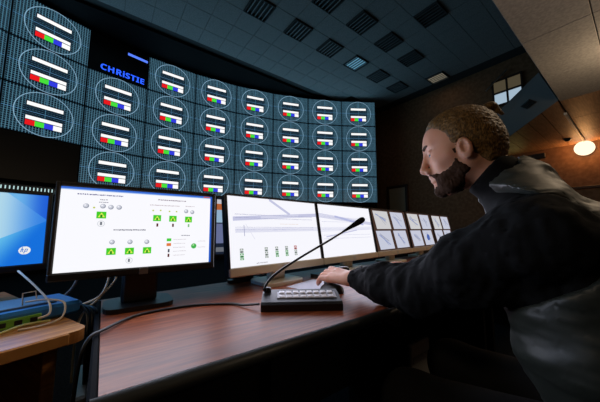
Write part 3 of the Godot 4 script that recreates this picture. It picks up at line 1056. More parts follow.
func mouse(label: String, at: Vector3, turn: float) -> void:
	var o := thing("computer_mouse", label, "mouse", at, turn)
	var st := mb()
	st.set_smooth_group(0)
	var n := 9
	var grid := []
	for i in n + 1:
		var t := float(i) / n
		var z := 0.055 - 0.11 * t
		var row := []
		var half := 0.031 * pow(maxf(1.0 - pow(absf(t - 0.5) * 2.0, 3.2), 0.0001), 0.5)
		var hh := 0.036 * pow(maxf(sin(PI * (0.12 + 0.84 * t)), 0.0), 0.6)
		for k in 11:
			var a := PI * k / 10.0
			row.append(Vector3(-cos(a) * half, maxf(0.0, sin(a) * hh * minf(1.0, half / 0.02)), z))
		grid.append(row)
	for i in n:
		for k in 10:
			quad(st, grid[i][k], grid[i][k + 1], grid[i + 1][k + 1], grid[i + 1][k], Vector3(0, -0.02, 0))
	made("shell", st, M.black, o)
	part("wheel", lathemesh([Vector2(0.001, -0.004), Vector2(0.009, -0.004), Vector2(0.009, 0.004), Vector2(0.001, 0.004)], Vector3(0, 0.031, -0.03), 14, Basis(Vector3.BACK, PI / 2)), M.grey_plastic, o)

# ================= side desk =================
func build_side_desk_things() -> void:
	var p0 := Vector3(-0.529, DESK, -0.682)
	var b := Basis(Vector3.UP, PI / 3)
	var o := thing("network_device", "long blue network device with green ports and tangled patch cables", "network device", p0 + b * Vector3(-0.24, 0, -0.21), PI / 3)
	part("case", boxmesh(Vector3(0, 0.021, -0.02), Vector3(0.56, 0.036, 0.16), 0.008), M.blue_case, o)
	part("top_cover", boxmesh(Vector3(-0.02, 0.041, -0.03), Vector3(0.5, 0.006, 0.12), 0.002), mat(rgb8(96, 120, 140), 0.45), o)
	part("port_strip", boxmesh(Vector3(-0.035, 0.014, 0.062), Vector3(0.45, 0.022, 0.006), 0.001), M.green_port, o)
	var port := boxmesh(Vector3.ZERO, Vector3(0.014, 0.011, 0.006), 0.001)
	for k in 16:
		part("port", port, M.black, o).position = Vector3(-0.245 + 0.028 * k, 0.014, 0.0645)
	for x in [-0.24, 0.24]:
		for z in [-0.08, 0.04]:
			part("foot", boxmesh(Vector3(x, 0.002, z), Vector3(0.02, 0.004, 0.02), 0.001), M.black, o)
	var runs := [
		["pale patch cable hanging from the blue-screen monitor to the network device", M.cable_white, [Vector3(-0.06, 0.12, -0.33), Vector3(-0.045, 0.085, -0.24), Vector3(-0.035, 0.05, -0.16), Vector3(-0.04, 0.024, -0.13), Vector3(-0.06, 0.016, -0.135)], 0.0026],
		["white cable looped over the front of the network device", M.cable_white, [Vector3(-0.07, 0.05, -0.2), Vector3(-0.04, 0.054, -0.17), Vector3(-0.01, 0.045, -0.135), Vector3(-0.02, 0.012, -0.11), Vector3(-0.06, 0.004, -0.105), Vector3(-0.1, 0.004, -0.115)], 0.0024],
		["pale yellow patch cable lying along the device ports", mat(rgb8(206, 204, 120), 0.5), [Vector3(-0.04, 0.008, -0.12), Vector3(-0.09, 0.012, -0.118), Vector3(-0.14, 0.006, -0.112), Vector3(-0.2, 0.012, -0.12), Vector3(-0.3, 0.006, -0.11)], 0.0026],
		["grey cable drooping behind the side desk from the black monitor", M.grey_plastic, [Vector3(0.065, 0.13, -0.23), Vector3(0.06, 0.09, -0.25), Vector3(0.05, 0.05, -0.27), Vector3(0.03, 0.015, -0.3)], 0.004],
		["beige cable looping from the black monitor down to the side desk corner", M.cable_white, [Vector3(0.12, 0.13, -0.19), Vector3(0.115, 0.08, -0.18), Vector3(0.09, 0.035, -0.17), Vector3(0.05, 0.012, -0.2), Vector3(0.02, 0.006, -0.22)], 0.0034],
		["second beige cable beside the loop under the black monitor", M.cable_white, [Vector3(0.14, 0.13, -0.19), Vector3(0.135, 0.08, -0.175), Vector3(0.09, 0.03, -0.17), Vector3(0.045, -0.03, -0.18), Vector3(0.04, -0.2, -0.18)], 0.0034],
	]
	for r in runs:
		var c := thing("patch_cable", r[0], "cable", p0, PI / 3)
		part("cable_run", tubemesh(smooth_path(r[2], 6), r[3], 8), r[1], c)
	# thin wire frame with tie standing on the device
	var w := thing("wire_bracket", "thin bent pale wire standing on the blue device", "wire", p0 + b * Vector3(-0.075, 0.044, -0.2), PI / 3)
	part("wire", tubemesh([Vector3(0, 0, 0), Vector3(-0.002, 0.03, 0.0), Vector3(0.022, 0.032, 0.004), Vector3(0.024, 0.012, 0.01)], 0.0016, 6), M.cable_white, w)
	# black cable bundle in the gap
	for k in 3:
		var c2 := thing("black_cable", "black cable hanging in the gap between the two desks", "cable", p0, PI / 3, "black cables between the desks")
		var x := 0.03 + 0.012 * k
		part("cable_run", tubemesh(smooth_path([Vector3(x, 0.03 - 0.01 * k, -0.2), Vector3(x + 0.01, 0.0, -0.12), Vector3(x - 0.005, -0.12, -0.07 - 0.015 * k), Vector3(x + 0.005, -0.35, -0.08), Vector3(x, -0.73, -0.1 - 0.02 * k)], 6), 0.0042, 8), M.cable_black, c2)

func build_under_desk_things() -> void:
	var s := thing("power_strip", "white power strip fixed below the desk edge in the gap between the desks", "power strip", place(-0.02, 0.56, 0.97), TURN)
	part("case", boxmesh(Vector3(0, 0, 0), Vector3(0.03, 0.05, 0.2), 0.006), M.white_plastic, s)
	part("bracket", boxmesh(Vector3(0.0325, 0, 0), Vector3(0.061, 0.016, 0.03), 0.002), M.metal, s)
	for k in 3:
		part("socket", lathemesh([Vector2(0.018, 0.015), Vector2(0.018, 0.018), Vector2(0.014, 0.018), Vector2(0.013, 0.012), Vector2(0.001, 0.012)], Vector3(0, 0, -0.06 + 0.06 * k), 14, Basis(Vector3.BACK, PI / 2)), M.grey_plastic, s)
	var t := thing("computer_tower", "grey computer tower with a small blue light under the desk", "computer", place(1.25, 0, 0.75), TURN)
	part("case", boxmesh(Vector3(0, 0.235, -0.15), Vector3(0.17, 0.45, 0.38), 0.006), M.dark_plastic, t)
	part("front_panel", boxmesh(Vector3(0, 0.235, 0.045), Vector3(0.17, 0.45, 0.02), 0.006), mat(rgb8(150, 150, 145), 0.5), t)
	part("drive_slot", boxmesh(Vector3(0, 0.39, 0.056), Vector3(0.14, 0.03, 0.004), 0.001), M.grey_plastic, t)
	part("power_light", boxmesh(Vector3(0.06, 0.14, 0.056), Vector3(0.008, 0.012, 0.004), 0.001), glow_plain(rgb8(50, 60, 255), 2.0), t).set_meta("label", "blue power light")
	for x in [-0.07, 0.07]:
		part("foot", boxmesh(Vector3(x, 0.005, -0.15), Vector3(0.02, 0.01, 0.3), 0.002), M.black, t)

func build_chair() -> void:
	var c := thing("office_chair", "black office chair under the operator", "chair", place(0.86, 0, 0.0), TURN)
	var seat := PackedVector2Array()
	for k in 24:
		var a := TAU * k / 24.0
		seat.append(Vector2(signf(cos(a)) * pow(absf(cos(a)), 0.5) * 0.25, signf(sin(a)) * pow(absf(sin(a)), 0.5) * 0.24))
	part("seat", slabmesh(seat, 0.36, 0.428), M.black_matt, c)
	var st := mb()
	for k in 7:
		var y := 0.6 + 0.07 * k
		box(st, Vector3(0, y, 0.30 + 0.012 * absf(k - 3.0)), Vector3(0.42 - 0.012 * absf(k - 3.0), 0.074, 0.05), 0.012)
	made("backrest", st, M.black_matt, c)
	part("back_support", tubemesh(smooth_path([Vector3(0, 0.345, 0.1), Vector3(0, 0.345, 0.28), Vector3(0, 0.5, 0.36), Vector3(0, 0.8, 0.35)], 4), 0.02, 8), M.black, c)
	part("gas_column", lathemesh([Vector2(0.03, 0.36), Vector2(0.03, 0.2), Vector2(0.045, 0.2), Vector2(0.045, 0.1)], Vector3.ZERO, 14), M.metal, c)
	for k in 5:
		var a := TAU * k / 5.0
		var dir := Vector3(sin(a), 0, cos(a))
		var l := part("base_leg", tubemesh([dir * 0.02 + Vector3(0, 0.12, 0), dir * 0.2 + Vector3(0, 0.1, 0), dir * 0.3 + Vector3(0, 0.075, 0)], [0.026, 0.02, 0.014], 8), M.black, c)
		part("caster", lathemesh([Vector2(0.001, -0.02), Vector2(0.028, -0.02), Vector2(0.03, 0.0), Vector2(0.028, 0.02), Vector2(0.001, 0.02)], dir * 0.3 + Vector3(0, 0.03, 0), 12, Basis(Vector3.BACK, PI / 2)), M.black_gloss, l)

# ================= smooth bodies: distance fields meshed as surface nets =================
func smin(a: float, b: float, k: float) -> float:
	var h := maxf(k - absf(a - b), 0.0) / k
	return minf(a, b) - h * h * k * 0.25

func smax(a: float, b: float, k: float) -> float:
	return -smin(-a, -b, k)

func ell(p: Vector3, c: Vector3, r: Vector3) -> float:
	var q := (p - c) / r
	var k0 := q.length()
	return k0 * (k0 - 1.0) / maxf((q / r).length(), 0.00001)

func cap(p: Vector3, a: Vector3, b: Vector3, ra: float, rb: float) -> float:
	var ab := b - a
	var t := clampf((p - a).dot(ab) / maxf(ab.length_squared(), 0.0000001), 0.0, 1.0)
	return (p - a - ab * t).length() - lerpf(ra, rb, t)

func fill_bones(bones: Array, lo: Vector3, n: Vector3i, cell: float, k: float, f: PackedFloat32Array) -> void:
	for b in bones:
		var a: Vector3 = b[0]
		var e: Vector3 = b[1]
		var ra: float = b[2]
		var rb: float = b[3]
		var reach := maxf(ra, rb) + k + 3.0 * cell
		var p0 := ((a.min(e) - Vector3.ONE * reach - lo) / cell).floor()
		var p1 := ((a.max(e) + Vector3.ONE * reach - lo) / cell).ceil()
		var ab := e - a
		var l2 := maxf(ab.length_squared(), 0.0000001)
		for z in range(maxi(0, int(p0.z)), mini(n.z, int(p1.z) + 1)):
			for y in range(maxi(0, int(p0.y)), mini(n.y, int(p1.y) + 1)):
				var at := (z * n.y + y) * n.x
				for x in range(maxi(0, int(p0.x)), mini(n.x, int(p1.x) + 1)):
					var p := lo + Vector3(x, y, z) * cell - a
					var t := clampf(p.dot(ab) / l2, 0.0, 1.0)
					var d := (p - ab * t).length() - lerpf(ra, rb, t)
					var o := f[at + x]
					var h := k - absf(o - d)
					f[at + x] = minf(o, d) - (h * h * 0.25 / k if h > 0.0 else 0.0)

func bones_field(bones: Array, lo: Vector3, n: Vector3i, cell: float, k: float) -> PackedFloat32Array:
	var f := PackedFloat32Array()
	f.resize(n.x * n.y * n.z)
	f.fill(1.0)
	fill_bones(bones, lo, n, cell, k, f)
	return f

func call_field(fn: Callable, lo: Vector3, n: Vector3i, cell: float) -> PackedFloat32Array:
	var f := PackedFloat32Array()
	f.resize(n.x * n.y * n.z)
	f.fill(1.0)
	var s := 4
	for bz in range(0, n.z, s):
		for by in range(0, n.y, s):
			for bx in range(0, n.x, s):
				var c: float = fn.call(lo + (Vector3(bx, by, bz) + Vector3.ONE * 1.5) * cell)
				var far := absf(c) > cell * 6.5
				for z in range(bz, mini(bz + s, n.z)):
					for y in range(by, mini(by + s, n.y)):
						var at := (z * n.y + y) * n.x
						for x in range(bx, mini(bx + s, n.x)):
							f[at + x] = c if far else fn.call(lo + Vector3(x, y, z) * cell)
	return f

# appends to out = [vertices, normals, indices]
func nets(f: PackedFloat32Array, lo: Vector3, n: Vector3i, cell: float, out: Array, xf := Transform3D()) -> void:
	var ids := PackedInt32Array()
	ids.resize(n.x * n.y * n.z)
	ids.fill(-1)
	var verts: PackedVector3Array = out[0]
	var norms: PackedVector3Array = out[1]
	var idx: PackedInt32Array = out[2]
	var sy := n.x
	var sz := n.x * n.y
	var off := [0, 1, sy, sy + 1, sz, sz + 1, sz + sy, sz + sy + 1]
	var pos := [Vector3(0, 0, 0), Vector3(1, 0, 0), Vector3(0, 1, 0), Vector3(1, 1, 0), Vector3(0, 0, 1), Vector3(1, 0, 1), Vector3(0, 1, 1), Vector3(1, 1, 1)]
	var edges := [[0, 1], [2, 3], [4, 5], [6, 7], [0, 2], [1, 3], [4, 6], [5, 7], [0, 4], [1, 5], [2, 6], [3, 7]]
	for z in n.z - 1:
		for y in n.y - 1:
			var row := z * sz + y * sy
			for x in n.x - 1:
				var at := row + x
				var v0 := f[at]
				if absf(v0) > cell * 3.0:
					continue
				var inside := 0
				for k in 8:
					if f[at + off[k]] < 0.0:
						inside += 1
				if inside == 0 or inside == 8:
					continue
				var sum := Vector3()
				var c := 0
				for e in edges:
					var a := f[at + off[e[0]]]
					var b := f[at + off[e[1]]]
					if (a < 0.0) != (b < 0.0):
						sum += pos[e[0]].lerp(pos[e[1]], a / (a - b))
						c += 1
				var g := Vector3(f[at + 1] + f[at + 1 + sy] + f[at + 1 + sz] + f[at + 1 + sy + sz] - v0 - f[at + sy] - f[at + sz] - f[at + sy + sz], f[at + sy] + f[at + sy + 1] + f[at + sy + sz] + f[at + sy + sz + 1] - v0 - f[at + 1] - f[at + sz] - f[at + sz + 1], f[at + sz] + f[at + sz + 1] + f[at + sz + sy] + f[at + sz + sy + 1] - v0 - f[at + 1] - f[at + sy] - f[at + sy + 1])
				ids[at] = verts.size()
				verts.append(xf * (lo + (Vector3(x, y, z) + sum / c) * cell))
				norms.append((xf.basis * g).normalized())
	var steps := [1, sy, sz]
	for z in range(1, n.z - 1):
		for y in range(1, n.y - 1):
			var row := z * sz + y * sy
			for x in range(1, n.x - 1):
				var at := row + x
				var a := f[at]
				if absf(a) > cell * 3.0:
					continue
				for ax in 3:
					var b := f[at + steps[ax]]
					if (a < 0.0) == (b < 0.0):
						continue
					var s1: int = steps[(ax + 1) % 3]
					var s2: int = steps[(ax + 2) % 3]
					var q := [ids[at], ids[at - s1], ids[at - s1 - s2], ids[at - s2]]
					if q.min() < 0:
						continue
					if a < 0.0:
						idx.append_array([q[0], q[2], q[1], q[0], q[3], q[2]])
					else:
						idx.append_array([q[0], q[1], q[2], q[0], q[2], q[3]])
	out[0] = verts
	out[1] = norms
	out[2] = idx

func net_mesh(out: Array) -> ArrayMesh:
	var arr := []
	arr.resize(Mesh.ARRAY_MAX)
	arr[Mesh.ARRAY_VERTEX] = out[0]
	arr[Mesh.ARRAY_NORMAL] = out[1]
	arr[Mesh.ARRAY_INDEX] = out[2]
	var m := ArrayMesh.new()
	m.add_surface_from_arrays(Mesh.PRIMITIVE_TRIANGLES, arr)
	return m

func fresh() -> Array:
	return [PackedVector3Array(), PackedVector3Array(), PackedInt32Array()]

func grid_size(lo: Vector3, hi: Vector3, cell: float) -> Vector3i:
	return Vector3i(((hi - lo) / cell).ceil()) + Vector3i.ONE

# ================= the operator =================
var neck_local := Vector3()
var strand := FastNoiseLite.new()

func head_field(p: Vector3) -> float:
	var m := Vector3(absf(p.x), p.y, p.z)
	var d := ell(m, Vector3(0, 0.022, -0.008), Vector3(0.076, 0.096, 0.092))
	d = smin(d, ell(m, Vector3(0, 0.050, 0.032), Vector3(0.060, 0.052, 0.062)), 0.03)
	d = smin(d, ell(m, Vector3(0, -0.03, 0.028), Vector3(0.062, 0.082, 0.062)), 0.03)
	d = smin(d, cap(m, Vector3(0.05, -0.048, 0.0), Vector3(0.012, -0.102, 0.06), 0.018, 0.019), 0.025)
	d = smin(d, cap(m, Vector3(0.04, -0.02, 0.06), Vector3(0.052, -0.012, 0.04), 0.02, 0.018), 0.025)
	d = smin(d, cap(m, Vector3(0, 0.036, 0.086), Vector3(0.036, 0.034, 0.070), 0.011, 0.009), 0.018)
	d = smin(d, cap(m, Vector3(0, 0.022, 0.092), Vector3(0, -0.026, 0.112), 0.0075, 0.0098), 0.012)
	d = smin(d, (m - Vector3(0, -0.031, 0.113)).length() - 0.0108, 0.008)
	d = smin(d, (m - Vector3(0.0105, -0.037, 0.103)).length() - 0.0078, 0.008)
	d = smin(d, cap(m, Vector3(0, -0.042, 0.09), Vector3(0, -0.055, 0.094), 0.010, 0.009), 0.014)
	d = smin(d, cap(m, Vector3(0, -0.057, 0.098), Vector3(0.021, -0.061, 0.084), 0.0058, 0.0035), 0.006)
	d = smin(d, cap(m, Vector3(0, -0.069, 0.096), Vector3(0.018, -0.067, 0.084), 0.0064, 0.0035), 0.006)
	d = smin(d, (m - Vector3(0, -0.098, 0.080)).length() - 0.019, 0.02)
	d = smax(d, -((m - Vector3(0.032, 0.011, 0.101)).length() - 0.0175), 0.014)
	d = smin(d, (m - Vector3(0.031, 0.009, 0.0740)).length() - 0.0130, 0.004)
	d = smin(d, ell(m, Vector3(0.031, 0.0135, 0.0775), Vector3(0.0145, 0.0085, 0.0125)), 0.003)
	d = smin(d, ell(m, Vector3(0.031, -0.0015, 0.0765), Vector3(0.0135, 0.0055, 0.0115)), 0.003)
	var er := ell(m, Vector3(0.079 - 0.22 * (m.z - 0.002), -0.014, 0.0), Vector3(0.009, 0.030, 0.0175))
	er = smax(er, -ell(m, Vector3(0.088, -0.008, 0.003), Vector3(0.0085, 0.018, 0.0095)), 0.004)
	d = smin(d, er, 0.006)
	d = smin(d, cap(p, Vector3(0, -0.055, -0.030), neck_local, 0.055, 0.062), 0.03)
	return d

func hair_field(p: Vector3) -> float:
	var m := Vector3(absf(p.x), p.y, p.z)
	var d := ell(m, Vector3(0, 0.024, -0.010), Vector3(0.081, 0.102, 0.097))
	d = smin(d, ell(m, Vector3(0, 0.068, 0.0), Vector3(0.062, 0.060, 0.090)), 0.03)
	d = smin(d, ell(m, Vector3(0, 0.0, -0.056), Vector3(0.066, 0.078, 0.050)), 0.03)
	d = smin(d, cap(m, Vector3(0, -0.06, -0.045), Vector3(0.03, -0.05, -0.042), 0.034, 0.03), 0.02)
	d += strand.get_noise_3d(p.x * 260.0, p.y * 170.0, p.z * 45.0) * 0.0032
	# hairline: forehead, temple, sideburn, round the ear, nape
	var zmax := 0.027
	if p.y > 0.05:
		zmax = lerpf(0.064, 0.090, clampf((p.y - 0.05) / 0.05, 0, 1))
	elif p.y > 0.015:
		zmax = lerpf(0.032, 0.064, (p.y - 0.015) / 0.035)
	elif p.y > -0.045:
		zmax = lerpf(0.028, 0.031, (p.y + 0.045) / 0.06)
	d += clampf(1.0 - (zmax - p.z) / 0.03, 0.0, 1.0) * lerpf(0.001, 0.008, clampf(p.y / 0.06, 0.0, 1.0))
	d = maxf(d, (p.z - zmax) * 0.7)
	var ear := ell(m, Vector3(0.08, -0.016, 0.0), Vector3(0.03, 0.034, 0.0195))
	d = maxf(d, -ear)
	var low := -0.045 if p.z > -0.004 else lerpf(-0.045, -0.088, clampf((-0.004 - p.z) / 0.045, 0, 1))
	d += clampf(1.0 - (p.y - low) / 0.03, 0.0, 1.0) * 0.006
	d = maxf(d, (low - p.y) * 0.8)
	# knot of tied hair
	d = smin(d, cap(p, Vector3(0, 0.084, -0.068), Vector3(0, 0.095, -0.084), 0.014, 0.010), 0.006)
	d = smin(d, ell(p, Vector3(0, 0.101, -0.094), Vector3(0.019, 0.015, 0.021)), 0.004)
	d = smin(d, cap(p, Vector3(0, 0.094, -0.106), Vector3(0, 0.070, -0.118), 0.010, 0.005), 0.006)
	return d

func beard_field(p: Vector3) -> float:
	var m := Vector3(absf(p.x), p.y, p.z)
	var d := cap(m, Vector3(0.060, -0.03, 0.022), Vector3(0.055, -0.060, 0.018), 0.009, 0.012)
	d = smin(d, cap(m, Vector3(0.0685, 0.006, 0.026), Vector3(0.061, -0.03, 0.026), 0.0125, 0.0125), 0.01)
	d = smin(d, cap(m, Vector3(0.050, -0.050, 0.030), Vector3(0.034, -0.072, 0.066), 0.0190, 0.0185), 0.012)
	d = smin(d, cap(m, Vector3(0.052, -0.06, 0.008), Vector3(0.026, -0.096, 0.053), 0.0185, 0.0215), 0.015)
	d = smin(d, cap(m, Vector3(0, -0.103, 0.079), Vector3(0.026, -0.092, 0.056), 0.0240, 0.0235), 0.015)
	d = smin(d, cap(m, Vector3(0, -0.098, 0.035), Vector3(0.026, -0.088, 0.03), 0.022, 0.02), 0.02)
	d = smin(d, cap(m, Vector3(0.004, -0.047, 0.1015), Vector3(0.026, -0.06, 0.086), 0.0062, 0.007), 0.008)
	d = smin(d, cap(m, Vector3(0.027, -0.06, 0.083), Vector3(0.026, -0.084, 0.076), 0.008, 0.014), 0.01)
	d = smax(d, -ell(m, Vector3(0, -0.063, 0.104), Vector3(0.013, 0.0052, 0.016)), 0.003)
	d += strand.get_noise_3d(p.x * 200.0, p.y * 90.0, p.z * 200.0) * 0.003 + 0.0022
	return d

# a hand resting palm down: z along the fingers, y up, thumb on the side of negative x
func hand_field(p: Vector3) -> float:
	var d := cap(p, Vector3(0, 0, -0.05), Vector3(0, 0, 0.012), 0.027, 0.024)
	var xs := [-0.031, -0.0105, 0.0105, 0.030]
	for i in 4:
		var x: float = xs[i]
		d = smin(d, cap(p, Vector3(x * 0.55, 0.0, 0.012), Vector3(x, 0.010, 0.086), 0.0145, 0.0118), 0.014)
	for i in 4:
		var x: float = xs[i]
		var l: float = [0.92, 1.0, 0.94, 0.76][i]
		var s := x * 0.18
		var k := Vector3(x, 0.010, 0.086)
		var a := k + Vector3(s, 0.006, 0.040) * l
		var b := a + Vector3(s * 0.4, -0.016, 0.021) * l
		var t := b + Vector3(0, -0.016, 0.010) * l
		var f := minf(cap(p, k, a, 0.0112, 0.0096), minf(cap(p, a, b, 0.0096, 0.0086), cap(p, b, t, 0.0086, 0.0074)))
		d = smin(d, f, 0.004)
	var th := minf(cap(p, Vector3(-0.020, -0.006, 0.022), Vector3(-0.047, -0.012, 0.058), 0.0155, 0.0115), cap(p, Vector3(-0.047, -0.012, 0.058), Vector3(-0.046, -0.020, 0.088), 0.0110, 0.0085))
	return smin(d, th, 0.008)

func build_person() -> void:
	strand.seed = 17
	strand.frequency = 1.0
	strand.fractal_octaves = 2
	var o := thing("person", "seated person with tied-back hair and beard in black shirt and grey waistcoat, hand on mouse", "person", place(0.86, 0, -0.02), 0.0)
	var inv := -o.position
	# joints
	var neck := Vector3(0.552, 1.105, -0.664)
	var ls := Vector3(0.474, 0.985, -0.512)
	var le := Vector3(0.350, 0.830, -0.752)
	var lw := Vector3(0.199, 0.812, -1.0)
	var rs := place(1.03, 0.985, 0.17)
	var re := place(1.20, 0.86, 0.42)
	var rw := place(1.21, 0.805, 0.67)
	var lh := place(0.78, 0.555, 0.0)
	var rh := place(0.95, 0.555, 0.0)
	var lk := place(0.70, 0.53, 0.42)
	var rk := place(1.0, 0.53, 0.44)
	var la := place(0.70, 0.10, 0.46)
	var ra := place(1.02, 0.10, 0.40)
	var head_at := Vector3(0.459, 1.220, -0.716)
	var yaw := PI + deg_to_rad(61.0)
	var hb := Basis(Vector3.UP, yaw) * Basis(Vector3.RIGHT, 0.20) * Basis.from_scale(Vector3.ONE * 0.95)
	var head_x := Transform3D(hb, head_at)
	neck_local = head_x.affine_inverse() * neck
	var torso := [
		[place(0.80, 0.985, 0.125), place(0.97, 0.985, 0.14), 0.072, 0.072],
		[place(0.77, 0.89, 0.10), place(0.96, 0.89, 0.11), 0.108, 0.108],
		[place(0.77, 0.77, 0.07), place(0.95, 0.77, 0.07), 0.112, 0.112],
		[place(0.79, 0.65, 0.02), place(0.94, 0.65, 0.02), 0.114, 0.114],
		[place(0.79, 0.565, -0.02), place(0.94, 0.565, -0.02), 0.118, 0.118],
		[neck, (ls + rs) * 0.5, 0.06, 0.07],
		[neck + Vector3(0, -0.03, 0), ls, 0.05, 0.055],
		[neck + Vector3(0, -0.03, 0), rs, 0.05, 0.055],
		[place(0.77, 0.955, 0.055), place(0.95, 0.955, 0.065), 0.068, 0.068],
		[place(0.77, 0.86, 0.02), place(0.95, 0.86, 0.02), 0.085, 0.085],
	]
	# ---- body: one continuous skin, fine grids for head and hands
	var skin := mat(rgb8(206, 152, 126), 0.5)
	skin.subsurf_scatter_enabled = true
	skin.subsurf_scatter_strength = 0.12
	var out := fresh()
	var bones := torso.duplicate()
	bones.append_array([[ls, le, 0.05, 0.042], [le, lw, 0.042, 0.027], [rs, re, 0.05, 0.042], [re, rw, 0.042, 0.027], [lh, lk, 0.08, 0.055], [lk, la, 0.052, 0.036], [rh, rk, 0.08, 0.055], [rk, ra, 0.052, 0.036]])
	var lo := place(0.86, 0.0, 0.2) + Vector3(-0.75, 0.03, -0.75)
	var hi := place(0.86, 0.0, 0.2) + Vector3(0.6, 1.16, 0.65)
	var cell := 0.02
	var n := grid_size(lo, hi, cell)
	nets(bones_field(bones, lo, n, cell, 0.04), lo, n, cell, out, Transform3D(Basis(), inv))
	cell = 0.004
	lo = Vector3(-0.105, -0.205, -0.16)
	hi = Vector3(0.105, 0.135, 0.14)
	n = grid_size(lo, hi, cell)
	nets(call_field(head_field, lo, n, cell), lo, n, cell, out, Transform3D(hb, head_at + inv))
	cell = 0.0032
	lo = Vector3(-0.07, -0.055, -0.055)
	hi = Vector3(0.06, 0.045, 0.185)
	n = grid_size(lo, hi, cell)
	var hf := call_field(hand_field, lo, n, cell)
	var lhb := Basis(Vector3.UP, PI + deg_to_rad(43.0)) * Basis(Vector3.BACK, -0.38) * Basis(Vector3.RIGHT, 0.10) * Basis.from_scale(Vector3.ONE * 1.1)
	nets(hf, lo, n, cell, out, Transform3D(lhb, lw + inv))
	var mirror := Basis(Vector3.UP, PI + deg_to_rad(37.0)) * Basis(Vector3(-1, 0, 0), Vector3(0, 1, 0), Vector3(0, 0, 1))
	var out_r := fresh()
	nets(hf, lo, n, cell, out_r, Transform3D(mirror, rw + inv))
	var idx: PackedInt32Array = out_r[2]
	var start: int = out[0].size()
	out[0].append_array(out_r[0])
	out[1].append_array(out_r[1])
	var all_idx: PackedInt32Array = out[2]
	for i in range(0, idx.size(), 3):
		all_idx.append_array([idx[i] + start, idx[i + 2] + start, idx[i + 1] + start])
	out[2] = all_idx
	part("body", net_mesh(out), skin, o)
	# ---- eyes and brows
	for s in [-1.0, 1.0]:
		var c := head_x * Vector3(s * 0.031, 0.006, 0.0755) + inv
		var e := part("eye", lathemesh([Vector2(0.0001, -0.0128), Vector2(0.008, -0.010), Vector2(0.0126, -0.002), Vector2(0.0126, 0.002), Vector2(0.008, 0.010), Vector2(0.0001, 0.0128)], c, 14, hb * Basis(Vector3.RIGHT, PI / 2)), mat(rgb8(128, 114, 106), 0.25), o)
		part("iris", lathemesh([Vector2(0.0001, 0.0136), Vector2(0.005, 0.0128), Vector2(0.0075, 0.0106)], c, 12, hb * Basis(Vector3.RIGHT, PI / 2 + 0.25)), mat(rgb8(52, 60, 64), 0.2), e)
		var bp := []
		for q in [Vector3(0.012, 0.031, 0.0985), Vector3(0.024, 0.0355, 0.0935), Vector3(0.037, 0.035, 0.084), Vector3(0.047, 0.029, 0.072)]:
			bp.append(head_x * Vector3(q.x * s, q.y, q.z) + inv)
		part("eyebrow", tubemesh(smooth_path(bp, 3), [0.0035, 0.0042, 0.0044, 0.0044, 0.0044, 0.0042, 0.0038, 0.0034, 0.003, 0.002], 6), mat(rgb8(62, 44, 30), 0.8), o)
	# ---- hair and beard
	cell = 0.0038
	lo = Vector3(-0.105, -0.11, -0.145)
	hi = Vector3(0.105, 0.15, 0.105)
	n = grid_size(lo, hi, cell)
	out = fresh()
	nets(call_field(hair_field, lo, n, cell), lo, n, cell, out, Transform3D(hb, head_at + inv))
	var hair_mat := textured(noise_image(128, Vector2(50, 10), 41, rgb8(54, 39, 18), rgb8(142, 108, 58), 3, 2.2), 0.5, Vector3(8, 8, 8))
	var hair := part("hair", net_mesh(out), hair_mat, o)
	hair.set_meta("label", "dark blond hair tied in a small knot")
	var ring := []
	for k in 13:
		var a := TAU * k / 12.0
		ring.append(head_x * (Vector3(0, 0.090, -0.078) + Vector3(cos(a) * 0.0135, sin(a) * 0.006, sin(a) * -0.0125)) + inv)
	part("hair_tie", tubemesh(ring, 0.0042, 6), M.black, hair)
	lo = Vector3(-0.085, -0.14, -0.02)
	hi = Vector3(0.085, -0.005, 0.125)
	n = grid_size(lo, hi, cell)
	out = fresh()
	nets(call_field(beard_field, lo, n, cell), lo, n, cell, out, Transform3D(hb, head_at + inv))
	part("beard", net_mesh(out), mat(rgb8(62, 46, 37), 0.85, 0.0, 0.2), o).set_meta("label", "short dark brown beard")
	# ---- shirt with long sleeves and collar
	var folds := FastNoiseLite.new()
	folds.seed = 7
	folds.frequency = 1.0
	folds.fractal_octaves = 2
	cell = 0.0095
	lo = place(0.86, 0.0, 0.2) + Vector3(-0.62, 0.56, -0.62)
	hi = place(0.86, 0.0, 0.2) + Vector3(0.36, 1.18, 0.4)
	n = grid_size(lo, hi, cell)
	var grown := []
	for b in torso:
		grown.append([b[0], b[1], b[2] + 0.006, b[3] + 0.006])
	var fm := le.lerp(lw, 0.5)
	var cuff := lw.lerp(le, 0.05)
	var rfm := re.lerp(rw, 0.5)
	var rcuff := rw.lerp(re, 0.05)
	var up := (head_x * Vector3(0, -0.07, -0.03) - neck).normalized()
	grown.append_array([[ls, ls.lerp(le, 0.5), 0.082, 0.088], [ls.lerp(le, 0.5), le, 0.086, 0.074], [le, fm, 0.074, 0.061], [fm, cuff, 0.058, 0.041], [rs, re, 0.078, 0.068], [re, rcuff, 0.066, 0.041]])
	var f := bones_field(grown, lo, n, cell, 0.03)
	fill_bones([[neck - up * 0.03, neck + up * 0.062, 0.066, 0.065]], lo, n, cell, 0.012, f)
	var fore := (lw - le).normalized()
	var rfore := (rw - re).normalized()
